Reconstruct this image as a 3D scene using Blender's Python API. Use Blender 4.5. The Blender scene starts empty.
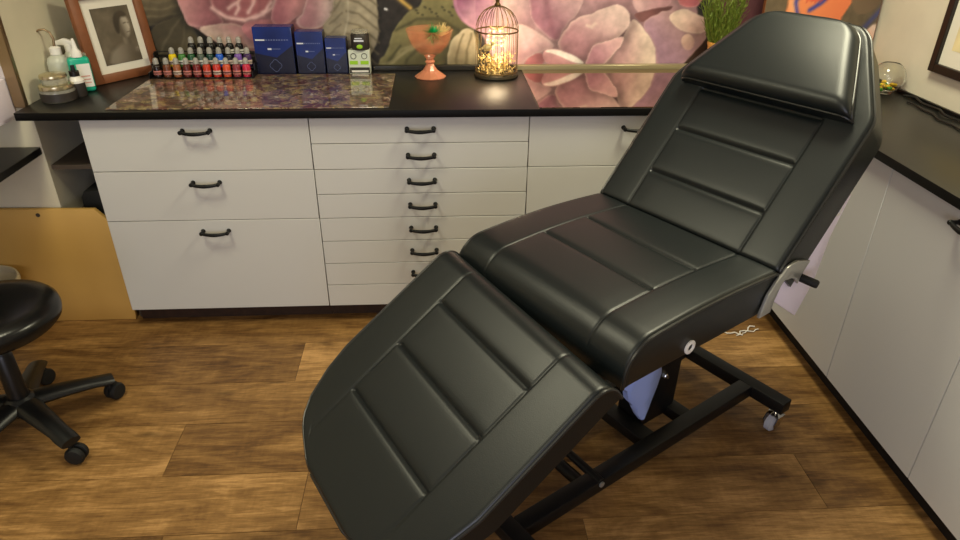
import bpy, bmesh, math, random
import numpy as np
from mathutils import Vector, Matrix, noise
random.seed(7)
C = bpy.context.scene.collection
PI = math.pi

# ------------------------------------------------------------------ camera
FPX, PITCH, YAW, ROLL = 681.56, 0.5104, 0.0634, 0.0101
CAM = Vector((1.2694, -2.4285, 1.5988))
FW = Vector((math.sin(YAW)*math.cos(PITCH), math.cos(YAW)*math.cos(PITCH), -math.sin(PITCH)))
RT0 = Vector((math.cos(YAW), -math.sin(YAW), 0)); UP0 = RT0.cross(FW)
RT = RT0*math.cos(ROLL) + UP0*math.sin(ROLL); UP = UP0*math.cos(ROLL) - RT0*math.sin(ROLL)
cd = bpy.data.cameras.new('camera'); cam = bpy.data.objects.new('camera', cd); C.objects.link(cam)
cd.sensor_width = 36; cd.sensor_fit = 'HORIZONTAL'; cd.lens = 36*FPX/960; cd.clip_start = .05
cam.matrix_world = Matrix(((RT.x, UP.x, -FW.x, CAM.x), (RT.y, UP.y, -FW.y, CAM.y), (RT.z, UP.z, -FW.z, CAM.z), (0, 0, 0, 1)))
bpy.context.scene.camera = cam

# ------------------------------------------------------------------ materials
def lin(c):
    return tuple(((v/255)/12.92 if v/255 <= .04045 else ((v/255+.055)/1.055)**2.4) for v in c)
MATS = {}
def mat(name, rgb=(128, 128, 128), rough=.5, metal=0, spec=.5, trans=0, ior=1.45, alpha=1, emit=None, estr=0, bump=0, bscale=200, vary=0, vscale=8, coat=0, attr=None, attr2=None):
    m = bpy.data.materials.new(name); m.use_nodes = True
    nt = m.node_tree; b = nt.nodes['Principled BSDF']; L = nt.links
    c = lin(rgb)
    b.inputs['Base Color'].default_value = (*c, 1); b.inputs['Roughness'].default_value = rough
    b.inputs['Metallic'].default_value = metal; b.inputs['Specular IOR Level'].default_value = spec
    b.inputs['Transmission Weight'].default_value = trans; b.inputs['IOR'].default_value = ior
    b.inputs['Alpha'].default_value = alpha; b.inputs['Coat Weight'].default_value = coat; b.inputs['Coat Roughness'].default_value = .05
    if emit: b.inputs['Emission Color'].default_value = (*lin(emit), 1); b.inputs['Emission Strength'].default_value = estr
    tc = nt.nodes.new('ShaderNodeTexCoord')
    if attr:
        a = nt.nodes.new('ShaderNodeAttribute'); a.attribute_name = attr; L.new(a.outputs['Color'], b.inputs['Base Color'])
    elif vary:
        n = nt.nodes.new('ShaderNodeTexNoise'); n.inputs['Scale'].default_value = vscale; n.inputs['Detail'].default_value = 5
        r = nt.nodes.new('ShaderNodeValToRGB'); e = r.color_ramp.elements
        e[0].position = .3; e[1].position = .7
        e[0].color = (*[v*(1-vary) for v in c], 1); e[1].color = (*[min(1, v*(1+vary)) for v in c], 1)
        L.new(tc.outputs['Object'], n.inputs['Vector']); L.new(n.outputs['Fac'], r.inputs['Fac']); L.new(r.outputs['Color'], b.inputs['Base Color'])
    if bump:
        n = nt.nodes.new('ShaderNodeTexNoise'); n.inputs['Scale'].default_value = bscale; n.inputs['Detail'].default_value = 4
        k = nt.nodes.new('ShaderNodeBump'); k.inputs['Strength'].default_value = bump; k.inputs['Distance'].default_value = .002
        L.new(tc.outputs['Object'], n.inputs['Vector']); L.new(n.outputs['Fac'], k.inputs['Height']); L.new(k.outputs['Normal'], b.inputs['Normal'])
    MATS[name] = m
    return m
M = MATS
mat('leather', (14, 20, 22), .38, spec=.56, bump=.12, bscale=420)
mat('leather_piping', (34, 34, 33), .3, spec=.6)
mat('black_metal', (14, 14, 15), .42, spec=.4)
mat('black_plastic', (14, 14, 15), .36)
mat('black_vinyl', (11, 11, 12), .27, bump=.06, bscale=300)
mat('black_rubber', (16, 16, 16), .7)
mat('handle_black', (8, 8, 8), .45, spec=.3)
mat('chrome', (205, 205, 205), .14, metal=1)
mat('silver_plastic', (178, 178, 172), .28, metal=.6)
mat('lilac_white', (236, 226, 242), .4)
mat('clear_plastic', (225, 228, 240), .12, trans=.55)
mat('front_white', (204, 203, 200), .42, bump=.02, bscale=60)
mat('carcass', (150, 140, 130), .6)
mat('plinth_brown', (52, 33, 20), .6, vary=.3, vscale=30)
mat('plinth_dark', (20, 17, 15), .6)
mat('worktop_black', (13, 12, 11), .40, spec=.9)
mat('wall_cream', (216, 208, 184), .85, bump=.15, bscale=90, vary=.03)
mat('wall_beige', (212, 204, 186), .85, bump=.2, bscale=70, vary=.04)
mat('ceiling_white', (225, 220, 212), .9)
mat('dark_cavity', (70, 58, 46), .8)
mat('shelf_brown', (84, 72, 60), .6)
mat('mdf_board', (206, 163, 88), .62, vary=.06, vscale=3)
mat('rail_alu', (170, 160, 128), .32, metal=.55)
mat('rail_dark', (66, 64, 58), .28, metal=.6)
mat('brushed_steel', (150, 128, 98), .3, metal=.85)
mat('mirror_glass', (215, 215, 215), .015, metal=1)
mat('frame_walnut', (128, 76, 46), .45, vary=.15, vscale=14)
mat('mat_board', (226, 220, 206), .8)
mat('white_plastic', (232, 228, 222), .35)
mat('blue_box', (16, 40, 112), .22, vary=.3, vscale=9)
mat('blue_box_navy', (17, 20, 44), .25)
mat('blue_box_dark', (14, 17, 36), .3)
mat('print_white', (215, 218, 228), .5)
mat('print_grey', (92, 104, 150), .5)
mat('lime', (150, 200, 30), .45)
mat('paper_pale', (206, 212, 196), .5)
mat('teal', (30, 170, 140), .28)
mat('translucent_white', (226, 228, 214), .3, trans=.35)
mat('jar_clear', (220, 215, 200), .1, trans=.7)
mat('gold_lid', (196, 184, 150), .22, metal=.8)
mat('label_dark', (52, 46, 42), .5)
mat('label_pink', (206, 150, 140), .6)
mat('orange_glass', (255, 150, 108), .06, alpha=.18, spec=.8)
mat('orange_glass_thick', (248, 160, 122), .08, alpha=.6, spec=.8)
mat('green_tinsel', (26, 186, 110), .35)
mat('gold_straw', (232, 208, 142), .35, metal=.2)
mat('cage_wire', (120, 98, 62), .35, metal=.8)
mat('cage_base', (70, 62, 48), .5, metal=.4)
mat('fairy_bulb', (255, 214, 140), .5, emit=(255, 205, 125), estr=3.5)
mat('clear_glass', (250, 252, 250), .02, trans=1)
mat('candy_yellow', (240, 196, 40), .4)
mat('candy_green', (96, 170, 60), .4)
mat('pot_gold', (224, 168, 84), .4, metal=.3)
mat('grass_leaf', (108, 128, 46), .6)
mat('string_white', (228, 222, 214), .7)
mat('blue_film', (168, 190, 252), .2, trans=.15, bump=.5, bscale=30)
mat('bucket_white', (226, 214, 186), .4, trans=.3)
mat('cable_black', (18, 17, 16), .5)
mat('frame_black', (30, 24, 20), .4)
mat('art_attr', rough=.75, attr='Col')
mat('photo_attr', rough=.16, attr='Col')
mat('mural_attr', rough=.7, attr='Col')

def wood_floor():
    m = bpy.data.materials.new('oak_plank'); m.use_nodes = True; nt = m.node_tree; b = nt.nodes['Principled BSDF']; L = nt.links; N = nt.nodes.new
    at = N('ShaderNodeAttribute'); at.attribute_name = 'Col'          # r: tone of the plank, g,b: grain offset
    sp = N('ShaderNodeSeparateColor'); L.new(at.outputs['Color'], sp.inputs['Color'])
    tc = N('ShaderNodeTexCoord')
    off = N('ShaderNodeCombineXYZ'); mu = N('ShaderNodeMath'); mu.operation = 'MULTIPLY'; mu.inputs[1].default_value = 40
    L.new(sp.outputs['Green'], mu.inputs[0]); L.new(mu.outputs[0], off.inputs['X']); L.new(mu.outputs[0], off.inputs['Z'])
    add = N('ShaderNodeVectorMath'); add.operation = 'ADD'; L.new(tc.outputs['Object'], add.inputs[0]); L.new(off.outputs[0], add.inputs[1])
    def noise_(scale, vec, detail, dist=0, rgh=.6):
        mp = N('ShaderNodeMapping'); mp.inputs['Scale'].default_value = vec; L.new(add.outputs[0], mp.inputs['Vector'])
        n = N('ShaderNodeTexNoise'); n.inputs['Scale'].default_value = scale; n.inputs['Detail'].default_value = detail
        n.inputs['Distortion'].default_value = dist; n.inputs['Roughness'].default_value = rgh
        L.new(mp.outputs[0], n.inputs['Vector']); return n
    big = noise_(2.6, (1, 3.2, 1), 5, 1.2)
    grain = noise_(9, (1, 9, 1), 6, .6, .7)
    fine = noise_(42, (.35, 4.5, 1), 4, .4)
    saw = noise_(30, (2.2, .35, 1), 3, .2)                              # cross saw marks
    mp = N('ShaderNodeMapping'); mp.inputs['Scale'].default_value = (1.3, 4.6, 1); L.new(add.outputs[0], mp.inputs['Vector'])
    vo = N('ShaderNodeTexVoronoi'); vo.inputs['Scale'].default_value = 2.1; L.new(mp.outputs[0], vo.inputs['Vector'])   # knots
    kn = N('ShaderNodeMapRange'); kn.inputs['From Min'].default_value = .03; kn.inputs['From Max'].default_value = .16
    kn.inputs['To Min'].default_value = .45; kn.inputs['To Max'].default_value = 1; L.new(vo.outputs['Distance'], kn.inputs['Value'])
    def lc(parts):
        prev = None
        for n, w in parts:
            x = N('ShaderNodeMath'); x.operation = 'MULTIPLY'; x.inputs[1].default_value = w; L.new(n, x.inputs[0])
            if prev is None: prev = x.outputs[0]
            else:
                y = N('ShaderNodeMath'); L.new(prev, y.inputs[0]); L.new(x.outputs[0], y.inputs[1]); prev = y.outputs[0]
        return prev
    f = lc([(big.outputs['Fac'], .95), (grain.outputs['Fac'], .75), (fine.outputs['Fac'], .34), (saw.outputs['Fac'], .16), (sp.outputs['Red'], .46)])
    ramp = N('ShaderNodeValToRGB'); cr = ramp.color_ramp; e = cr.elements
    e[0].position = .05; e[0].color = (*lin((36, 22, 11)), 1); e[1].position = 1.0; e[1].color = (*lin((190, 146, 92)), 1)
    for p, c in ((.24, (74, 47, 23)), (.48, (110, 78, 42)), (.72, (144, 107, 61))):
        k = e.new(p); k.color = (*lin(c), 1)
    mr = N('ShaderNodeMapRange'); mr.inputs['From Min'].default_value = .86; mr.inputs['From Max'].default_value = 1.72; L.new(f, mr.inputs['Value'])
    L.new(mr.outputs[0], ramp.inputs['Fac'])
    mx = N('ShaderNodeMix'); mx.data_type = 'RGBA'; mx.blend_type = 'MULTIPLY'; mx.inputs['Factor'].default_value = .8
    L.new(ramp.outputs['Color'], mx.inputs['A']); L.new(kn.outputs[0], mx.inputs['B']); L.new(mx.outputs['Result'], b.inputs['Base Color'])
    b.inputs['Roughness'].default_value = .42; b.inputs['Specular IOR Level'].default_value = .35
    bp = N('ShaderNodeBump'); bp.inputs['Strength'].default_value = .15; bp.inputs['Distance'].default_value = .002
    L.new(grain.outputs['Fac'], bp.inputs['Height']); L.new(bp.outputs[0], b.inputs['Normal'])
    M['floor'] = m
wood_floor()

def collage():
    m = bpy.data.materials.new('collage_print'); m.use_nodes = True; nt = m.node_tree; b = nt.nodes['Principled BSDF']; L = nt.links; N = nt.nodes.new
    tc = N('ShaderNodeTexCoord')
    n1 = N('ShaderNodeTexNoise'); n1.inputs['Scale'].default_value = 20; n1.inputs['Detail'].default_value = 5; n1.inputs['Distortion'].default_value = 1.6
    L.new(tc.outputs['Object'], n1.inputs['Vector'])
    v = N('ShaderNodeTexVoronoi'); v.inputs['Scale'].default_value = 34
    mixv = N('ShaderNodeMix'); mixv.data_type = 'VECTOR'; mixv.inputs['Factor'].default_value = .12
    L.new(tc.outputs['Object'], mixv.inputs['A']); L.new(n1.outputs['Color'], mixv.inputs['B']); L.new(mixv.outputs['Result'], v.inputs['Vector'])
    sp = N('ShaderNodeSeparateColor'); L.new(v.outputs['Color'], sp.inputs['Color'])
    ad = N('ShaderNodeMath'); L.new(sp.outputs['Red'], ad.inputs[0]); L.new(n1.outputs['Fac'], ad.inputs[1])
    hf = N('ShaderNodeMath'); hf.operation = 'MULTIPLY'; hf.inputs[1].default_value = .5; L.new(ad.outputs[0], hf.inputs[0])
    r = N('ShaderNodeValToRGB'); e = r.color_ramp.elements
    e[0].position = .12; e[0].color = (*lin((34, 24, 24)), 1); e[1].position = .9; e[1].color = (*lin((226, 206, 160)), 1)
    for p, c in ((.28, (92, 46, 42)), (.38, (58, 54, 40)), (.47, (142, 104, 86)), (.55, (78, 66, 78)), (.62, (168, 146, 98)), (.7, (104, 86, 62)), (.78, (176, 146, 134))):
        k = e.new(p); k.color = (*lin(c), 1)
    L.new(hf.outputs[0], r.inputs['Fac']); L.new(r.outputs['Color'], b.inputs['Base Color'])
    b.inputs['Roughness'].default_value = .3; b.inputs['Coat Weight'].default_value = 1; b.inputs['Coat Roughness'].default_value = .03
    M['collage'] = m
collage()
# black glass panel on the worktop: a strong mirror reflection
def glossy_panel():
    m = mat('glass_panel', (186, 164, 150), .02, metal=1)
glossy_panel()

# ------------------------------------------------------------------ mesh helpers
def box(bm, x0, x1, y0, y1, z0, z1, bev=0, seg=2, T=None):
    vs = [bm.verts.new((x, y, z)) for x in (x0, x1) for y in (y0, y1) for z in (z0, z1)]
    f = [(0, 1, 3, 2), (4, 6, 7, 5), (0, 4, 5, 1), (2, 3, 7, 6), (0, 2, 6, 4), (1, 5, 7, 3)]
    fs = [bm.faces.new([vs[i] for i in q]) for q in f]
    if T is not None:
        for v in vs: v.co = T @ v.co
    if bev:
        es = list({e for q in fs for e in q.edges})
        bmesh.ops.bevel(bm, geom=es, offset=bev, segments=seg, profile=.5, affect='EDGES')
    return bm
def prism(bm, pts, axis_vec, bev=0):
    """closed outline pts (3D) extruded by axis_vec"""
    a = [bm.verts.new(p) for p in pts]; b = [bm.verts.new(Vector(p)+Vector(axis_vec)) for p in pts]
    fs = [bm.faces.new(a), bm.faces.new(b[::-1])]
    n = len(pts)
    for i in range(n): fs.append(bm.faces.new((a[i], b[i], b[(i+1) % n], a[(i+1) % n])))
    bmesh.ops.recalc_face_normals(bm, faces=fs)
    if bev:
        es = list({e for q in fs for e in q.edges})
        bmesh.ops.bevel(bm, geom=es, offset=bev, segments=2, profile=.5, affect='EDGES')
    return bm
def tube(bm, pts, r, seg=8, cap=True, closed=False):
    pts = [Vector(p) for p in pts]; n = len(pts); rings = []
    rr = r if isinstance(r, (list, tuple)) else [r]*n
    t0 = (pts[1]-pts[0]).normalized(); up = Vector((0, 0, 1)) if abs(t0.z) < .9 else Vector((1, 0, 0))
    nrm = (up - t0*up.dot(t0)).normalized()
    for i, p in enumerate(pts):
        if closed: t = (pts[(i+1) % n]-pts[i-1]).normalized()
        else: t = (pts[min(i+1, n-1)]-pts[max(i-1, 0)]).normalized()
        nrm = (nrm - t*nrm.dot(t)).normalized(); bn = t.cross(nrm)
        rings.append([bm.verts.new(p + (nrm*math.cos(2*PI*k/seg) + bn*math.sin(2*PI*k/seg))*rr[i]) for k in range(seg)])
    for i in range(n if closed else n-1):
        a, b = rings[i], rings[(i+1) % n]
        for k in range(seg): bm.faces.new((a[k], a[(k+1) % seg], b[(k+1) % seg], b[k]))
    if cap and not closed: bm.faces.new(rings[0][::-1]); bm.faces.new(rings[-1])
    return bm
def lathe(bm, prof, c=(0, 0, 0), seg=32, T=None):
    """prof: (radius, z) pairs, bottom to top; radius 0 closes"""
    c = Vector(c); rings = []
    for r, z in prof:
        if r < 1e-6: rings.append([bm.verts.new(c+Vector((0, 0, z)))])
        else: rings.append([bm.verts.new(c+Vector((r*math.cos(2*PI*k/seg), r*math.sin(2*PI*k/seg), z))) for k in range(seg)])
    for a, b in zip(rings, rings[1:]):
        for k in range(seg):
            k2 = (k+1) % seg
            if len(a) == 1 and len(b) == 1: continue
            if len(a) == 1: bm.faces.new((a[0], b[k2], b[k]))
            elif len(b) == 1: bm.faces.new((a[k], a[k2], b[0]))
            else: bm.faces.new((a[k], a[k2], b[k2], b[k]))
    if T is not None:
        for g in rings:
            for v in g: v.co = T @ v.co
    return bm
def ball(bm, c, r, sub=2, scale=(1, 1, 1)):
    g = bmesh.ops.create_icosphere(bm, subdivisions=sub, radius=r)
    for v in g['verts']: v.co = Vector((v.co.x*scale[0], v.co.y*scale[1], v.co.z*scale[2])) + Vector(c)
    return bm
def rot_to(c, direction):
    """matrix taking +Z to direction, at c"""
    q = Vector((0, 0, 1)).rotation_difference(Vector(direction).normalized())
    return Matrix.Translation(Vector(c)) @ q.to_matrix().to_4x4()
def B(): return bmesh.new()

ROOTM = {}
def obj(name, bm, m, parent=None, smooth=True, label=None, world=True, keep=False):
    """link bm as ONE mesh object; vertices are given in world coordinates when world is set"""
    me = bpy.data.meshes.new(name)
    bmesh.ops.recalc_face_normals(bm, faces=bm.faces[:]) if not keep else None
    M0 = ROOTM.get(parent.name) if parent else None
    if parent and world: bm.transform(M0.inverted())
    loc = None
    if not parent:
        xs = [v.co for v in bm.verts]
        loc = Vector(((min(v.x for v in xs)+max(v.x for v in xs))/2, (min(v.y for v in xs)+max(v.y for v in xs))/2, min(v.z for v in xs)))
        bm.transform(Matrix.Translation(-loc))
    bm.to_mesh(me); bm.free()
    if smooth:
        for p in me.polygons: p.use_smooth = True
        me.set_sharp_from_angle(angle=math.radians(38))
    me.materials.append(m if not isinstance(m, str) else M[m])
    o = bpy.data.objects.new(name, me); C.objects.link(o)
    if parent: o.parent = parent; ROOTM[o.name] = M0
    else: o.location = loc; ROOTM[o.name] = Matrix.Translation(loc)
    if label: o['label'] = label
    return o
def tag(o, label, cat, group=None):
    o['label'] = label; o['category'] = cat
    if group: o['group'] = group
    return o
def thing(name, label, cat, loc=(0, 0, 0), rotz=0, group=None):
    o = bpy.data.objects.new(name, None); C.objects.link(o); o.empty_display_size = .05
    o.location = loc; o.rotation_euler = (0, 0, rotz)
    ROOTM[o.name] = Matrix.Translation(Vector(loc)) @ Matrix.Rotation(rotz, 4, 'Z')
    return tag(o, label, cat, group)
def struct(name, bm, m, smooth=False):
    o = obj(name, bm, m, smooth=smooth); o['kind'] = 'structure'; return o
def color_grid(name, nx, ny, P, colf, m, parent=None, thick=None):
    """flat printed sheet: P(u,v) -> point (u,v in 0..1), colf(u,v arrays) -> sRGB 0..255 array"""
    us, vs = np.linspace(0, 1, nx), np.linspace(0, 1, ny)
    bm = B(); g = [[bm.verts.new(P(u, v)) for u in us] for v in vs]
    for j in range(ny-1):
        for i in range(nx-1): bm.faces.new((g[j][i], g[j][i+1], g[j+1][i+1], g[j+1][i]))
    bm.verts.index_update()
    U, V = np.meshgrid(us, vs)
    col = colf(U.ravel(), V.ravel())/255.0
    col = np.where(col <= .04045, col/12.92, ((np.clip(col, 0, 9)+.055)/1.055)**2.4)
    o = obj(name, bm, m, parent, smooth=False, keep=True)
    a = o.data.color_attributes.new('Col', 'FLOAT_COLOR', 'POINT')
    a.data.foreach_set('color', np.concatenate([col, np.ones((len(col), 1))], 1).astype(np.float32).ravel())
    return o

# ------------------------------------------------------------------ picture-painting helpers (flat art only)
def in_poly(x, y, P):
    c = np.zeros(len(x), bool); n = len(P)
    for i in range(n):
        (x1, y1), (x2, y2) = P[i], P[(i+1) % n]
        if y1 == y2: continue
        k = ((y1 > y) != (y2 > y)) & (x < (x2-x1)*(y-y1)/(y2-y1)+x1); c ^= k
    return c
def seg_dist(x, y, P, closed=True):
    d = np.full(len(x), 1e9); n = len(P)
    for i in range(n if closed else n-1):
        (x1, y1), (x2, y2) = P[i], P[(i+1) % n]
        l2 = (x2-x1)**2+(y2-y1)**2+1e-9
        t = np.clip(((x-x1)*(x2-x1)+(y-y1)*(y2-y1))/l2, 0, 1)
        d = np.minimum(d, np.hypot(x-x1-t*(x2-x1), y-y1-t*(y2-y1)))
    return d
def smooth_poly(P, it=2):
    for _ in range(it):
        Q = []
        for i in range(len(P)):
            a, b = np.array(P[i], float), np.array(P[(i+1) % len(P)], float)
            Q += [tuple(a*.75+b*.25), tuple(a*.25+b*.75)]
        P = Q
    return P
class Canvas:
    def __init__(s, x, y, bg): s.x, s.y = x, y; s.c = np.tile(np.array(bg, float), (len(x), 1))
    def put(s, w, col): s.c = s.c*(1-w[:, None]) + col*w[:, None]
    def petal(s, P, c0, c1, p0, p1, edge=None, ew=3, soft=.8, dark=.0, dw=6, it=2):
        """polygon with a printed two-colour blend from p0 to p1, optional rim colour"""
        P = smooth_poly(P, it)
        ins = in_poly(s.x, s.y, P); d = seg_dist(s.x, s.y, P)
        w = np.clip(.5+np.where(ins, d, -d)/(2*soft), 0, 1)
        dx, dy = p1[0]-p0[0], p1[1]-p0[1]
        t = np.clip(((s.x-p0[0])*dx+(s.y-p0[1])*dy)/(dx*dx+dy*dy), 0, 1)[:, None]; t = t*t*(3-2*t)
        col = np.array(c0, float)*(1-t)+np.array(c1, float)*t
        if edge is not None:
            e = np.exp(-(d/ew)**2)[:, None]*.5; col = col*(1-e)+np.array(edge, float)*e
        if dark:   # printed dark line outside the rim
            o = np.where(ins, 0, np.exp(-(d/dw)**2))*dark; s.c *= (1-.6*o)[:, None]
        s.put(w, col)
    def line(s, P, col, r, a=1):
        d = seg_dist(s.x, s.y, P, False); s.put(np.exp(-(d/r)**2)*a, np.array(col, float))
def fbm(x, y, sc, seed=0, oct=3):
    o = np.zeros(len(x)); a = 1.
    for k in range(oct):
        o += a*np.array([noise.noise(Vector((xx*sc+seed, yy*sc-seed, seed*.7))) for xx, yy in zip(x, y)]); sc *= 2.1; a *= .5
    return o

# ------------------------------------------------------------------ room shell
WY, WX, LX, ZT = .60, 3.10, -.20, .908     # back wall, right wall, left pillar face, worktop top
FLX, FRY, CZ = -1.3, -4.2, 2.5
def floor_mesh():
    rows = [.62, .335, .09, -.145, -.39, -.608, -.845, -1.07, -1.305, -1.54, -1.775, -2.01, -2.245, -2.48, -2.715, -2.95, -3.185, -3.42, -3.655, -3.89, -4.2]
    fixed = {3: ([.715], [.38, .95]), 5: ([.39], [.78, .52]), 6: ([.84, 2.398], [.72, .3, .62]), 7: ([.47, 1.663], [.55, .62, .84]), 4: ([1.55], [.58, .66]), 2: ([1.3], [.55, .42]), }
    fixed[6] = ([.84, 2.40], [.66, .42, .3])
    fixed[6] = ([.838, 2.40], [.74, .8, .52])
    bm = B(); cl = bm.loops.layers.float_color.new('Col')
    for i in range(len(rows)-1):
        y1, y0 = rows[i], rows[i+1]
        if i in fixed: js, tones = fixed[i]
        else:
            s = random.uniform(-.3, .8); js = [s, s+1.25, s+2.5]; tones = [random.uniform(.25, .85) for _ in range(4)]
        js = [j for j in js if FLX < j < 3.1]; xs = [FLX]+js+[3.12]
        for k in range(len(xs)-1):
            gp = .0009
            vs = [bm.verts.new(p) for p in ((xs[k]+gp, y0+gp, 0), (xs[k+1]-gp, y0+gp, 0), (xs[k+1]-gp, y1-gp, 0), (xs[k]+gp, y1-gp, 0))]
            lo = [bm.verts.new((v.co.x, v.co.y, -.002)) for v in vs]
            g = random.random()
            fs = [bm.faces.new(vs)] + [bm.faces.new((vs[a], lo[a], lo[(a+1) % 4], vs[(a+1) % 4])) for a in range(4)]
            for f in fs:
                for l in f.loops: l[cl] = (tones[k], g, random.random(), 1)
    vs = [bm.verts.new(p) for p in ((FLX, -4.2, -.002), (3.12, -4.2, -.002), (3.12, .62, -.002), (FLX, .62, -.002))]
    f = bm.faces.new(vs)
    for l in f.loops: l[cl] = (0, .5, .5, 1)
    o = obj('floor', bm, M['floor'], smooth=False); o['kind'] = 'structure'
floor_mesh()

def project(x, y, z):
    dx, dy, dz = x-CAM.x, y-CAM.y, z-CAM.z
    w = dx*FW.x+dy*FW.y+dz*FW.z
    return 480+FPX*(dx*RT.x+dy*RT.y+dz*RT.z)/w, 270-FPX*(dx*UP.x+dy*UP.y+dz*UP.z)/w

def mural_colors(X, Z):
    """the printed flower wallpaper; X, Z in metres on the wall, drawn in a 960-wide design grid"""
    x, y = project(X, np.full(len(X), WY), Z)
    y = np.where(y < -55, -110-y, y)          # the pattern repeats upside down above
    n1 = fbm(x, y, .035, 3); n2 = fbm(x, y, .12, 9)
    xw = x+n1*3; yw = y+n1*2
    cv = Canvas(xw, yw, (44, 38, 34)); cv.c *= (1+.25*n2)[:, None]
    # brown leaves far left
    cv.petal([(60, -80), (180, -70), (190, 0), (186, 18), (160, 24), (138, 30), (120, 80), (60, 80)], (112, 96, 62), (84, 72, 46), (150, -10), (150, 26), soft=1.5)
    for k in range(7): cv.line([(120, -20+k*9), (158, -14+k*8), (190, -26+k*9)], (132, 116, 78), 1.6, .5)
    cv.petal([(140, 80), (146, 34), (170, 20), (184, 12), (198, 34), (206, 60), (205, 80)], (70, 60, 38), (98, 86, 56), (150, 30), (200, 60), soft=1.2, dark=.5)
    cv.line([(150, 70), (168, 34), (183, 14)], (112, 100, 68), 1.5, .6); cv.line([(178, 70), (184, 40), (184, 16)], (112, 100, 68), 1.2, .5)
    # big pink rose
    rose = [(168, -80), (175, -6), (182, 12), (187, 25), (198, 29), (209, 38), (224, 47), (258, 52), (300, 52), (324, 32), (336, 8), (342, -80)]
    cv.petal(rose, (196, 122, 118), (182, 108, 108), (190, 0), (300, 10), edge=(206, 150, 140), ew=3, dark=.5)
    cv.petal([(174, -40), (176, 0), (183, 14), (188, 26), (202, 28), (226, 24), (214, 10), (209, -10), (206, -40)], (204, 132, 126), (168, 92, 96), (180, 10), (212, 8), edge=(216, 158, 148), ew=2, dark=.3)
    cv.petal([(196, 28), (209, 37), (224, 46), (256, 49), (266, 40), (240, 24), (215, 22)], (214, 176, 150), (192, 122, 118), (222, 44), (238, 22), edge=(222, 190, 160), ew=2, dark=.25)
    cv.petal([(236, 24), (256, 46), (300, 46), (316, 26), (282, 16)], (196, 112, 112), (178, 98, 100), (240, 30), (300, 40), dark=.2)
    cv.petal([(208, -60), (210, 6), (220, 16), (240, 22), (258, 18), (272, 4), (280, -60)], (148, 76, 80), (164, 84, 84), (215, 0), (262, 10), edge=(214, 150, 140), ew=1.8, dark=.35)
    for P in ([(228, 8), (238, 2), (246, -8)], [(249, 13), (253, 4), (256, -10)], [(212, 8), (226, 17), (246, 21), (262, 14), (270, 2)], [(262, 12), (272, 8), (277, -10)], [(236, 14), (239, 8), (238, 4)]):
        cv.line(P, (226, 172, 158), 2.2, .9)
    cv.petal([(268, 24), (290, 26), (306, 8), (314, -50), (282, -50), (276, 0)], (192, 120, 116), (160, 84, 90), (300, 6), (276, 10), edge=(206, 146, 138), ew=2, dark=.3)
    cv.petal([(292, 27), (322, 31), (336, 8), (342, -50), (316, -50), (306, 6)], (210, 176, 158), (176, 112, 114), (334, 12), (306, 12), edge=(216, 188, 166), ew=2.2, dark=.3)
    # beige veined leaf
    cv.petal([(318, 34), (334, 10), (342, -80), (372, -80), (378, 8), (377, 44), (366, 62), (350, 78), (330, 70)], (150, 134, 100), (176, 160, 122), (330, 40), (374, 10), soft=1, dark=.3, edge=(120, 108, 78), ew=1.5)
    for k in range(9):
        cv.line([(342+k, -26+k*12), (356+k, -22+k*12), (378, -6+k*12)], (110, 96, 66), 1.3, .7); cv.line([(340, -12+k*12), (330, 0+k*12)], (112, 98, 70), 1.3, .6)
    cv.line([(338, 78), (346, 30), (350, -60)], (190, 176, 140), 1.2, .6)
    cv.line([(396, -4), (409, 7)], (216, 168, 62), 2.4, 1); cv.line([(386, 9.6), (387.5, 10)], (240, 236, 226), 1.1, 1)
    # olive leaf
    ol = [(366, 100), (378, 66), (388, 44), (396, 24), (406, 10), (424, 4), (440, -60), (462, -60), (470, 26), (482, 40), (482, 100)]
    cv.petal(ol, (132, 122, 66), (98, 92, 50), (410, 20), (440, 60), soft=1, edge=(150, 140, 84), ew=2)
    for k in range(9):
        cv.line([(384-k*1.0, 74-k*1), (396+k*6, 52-k*2), (424+k*6, 40+k*1)], (158, 146, 92), 1.6, .5) if k % 2 else cv.line([(380+k*10, 76), (388+k*10, 60), (400+k*11, 46)], (70, 66, 36), 1.8, .7)
    for k in range(14): cv.line([(412+(k*37) % 44, 6+(k*17) % 11), (413+(k*37) % 44, 6.4+(k*17) % 11)], (60, 56, 34), 1.1, .8)
    cv.line([(396, 30), (416, 18), (440, 19), (458, 30)], (66, 62, 34), 2, .6)
    cv.petal([(446, 90), (448, 46), (458, 32), (468, 27), (477, 34), (476, 90)], (196, 178, 132), (148, 134, 88), (462, 34), (452, 64), edge=(206, 190, 146), ew=2, dark=.4)
    for q in (457, 466): cv.line([(q-2, 76), (q, 54), (q+6, 34)], (112, 100, 60), 1.3, .7)
    # magenta petals
    cv.petal([(448, -80), (452, 0), (458, 18), (470, 27), (484, 34), (500, 80), (532, 80), (532, -80)], (188, 112, 142), (222, 172, 176), (456, 8), (500, 40), soft=1)
    cv.petal([(452, -40), (455, 6), (462, 20), (474, 30), (476, 10), (470, -40)], (160, 84, 118), (208, 142, 160), (456, 0), (474, 12), edge=(214, 150, 168), ew=1.5)
    # pale rose
    cv.petal([(498, 90), (490, -80), (700, -80), (700, 30), (660, 90)], (222, 170, 166), (186, 132, 134), (510, 30), (620, 40), soft=1)
    cv.petal([(500, -60), (504, 20), (522, 24), (540, 36), (532, 0), (528, -60)], (224, 184, 172), (202, 146, 148), (506, 0), (534, 20))
    cv.petal([(504, 34), (520, 22), (544, 36), (558, 48), (538, 51), (522, 66), (504, 80)], (228, 184, 174), (206, 148, 148), (520, 30), (524, 62), edge=(232, 196, 180), ew=2, dark=.2)
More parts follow.
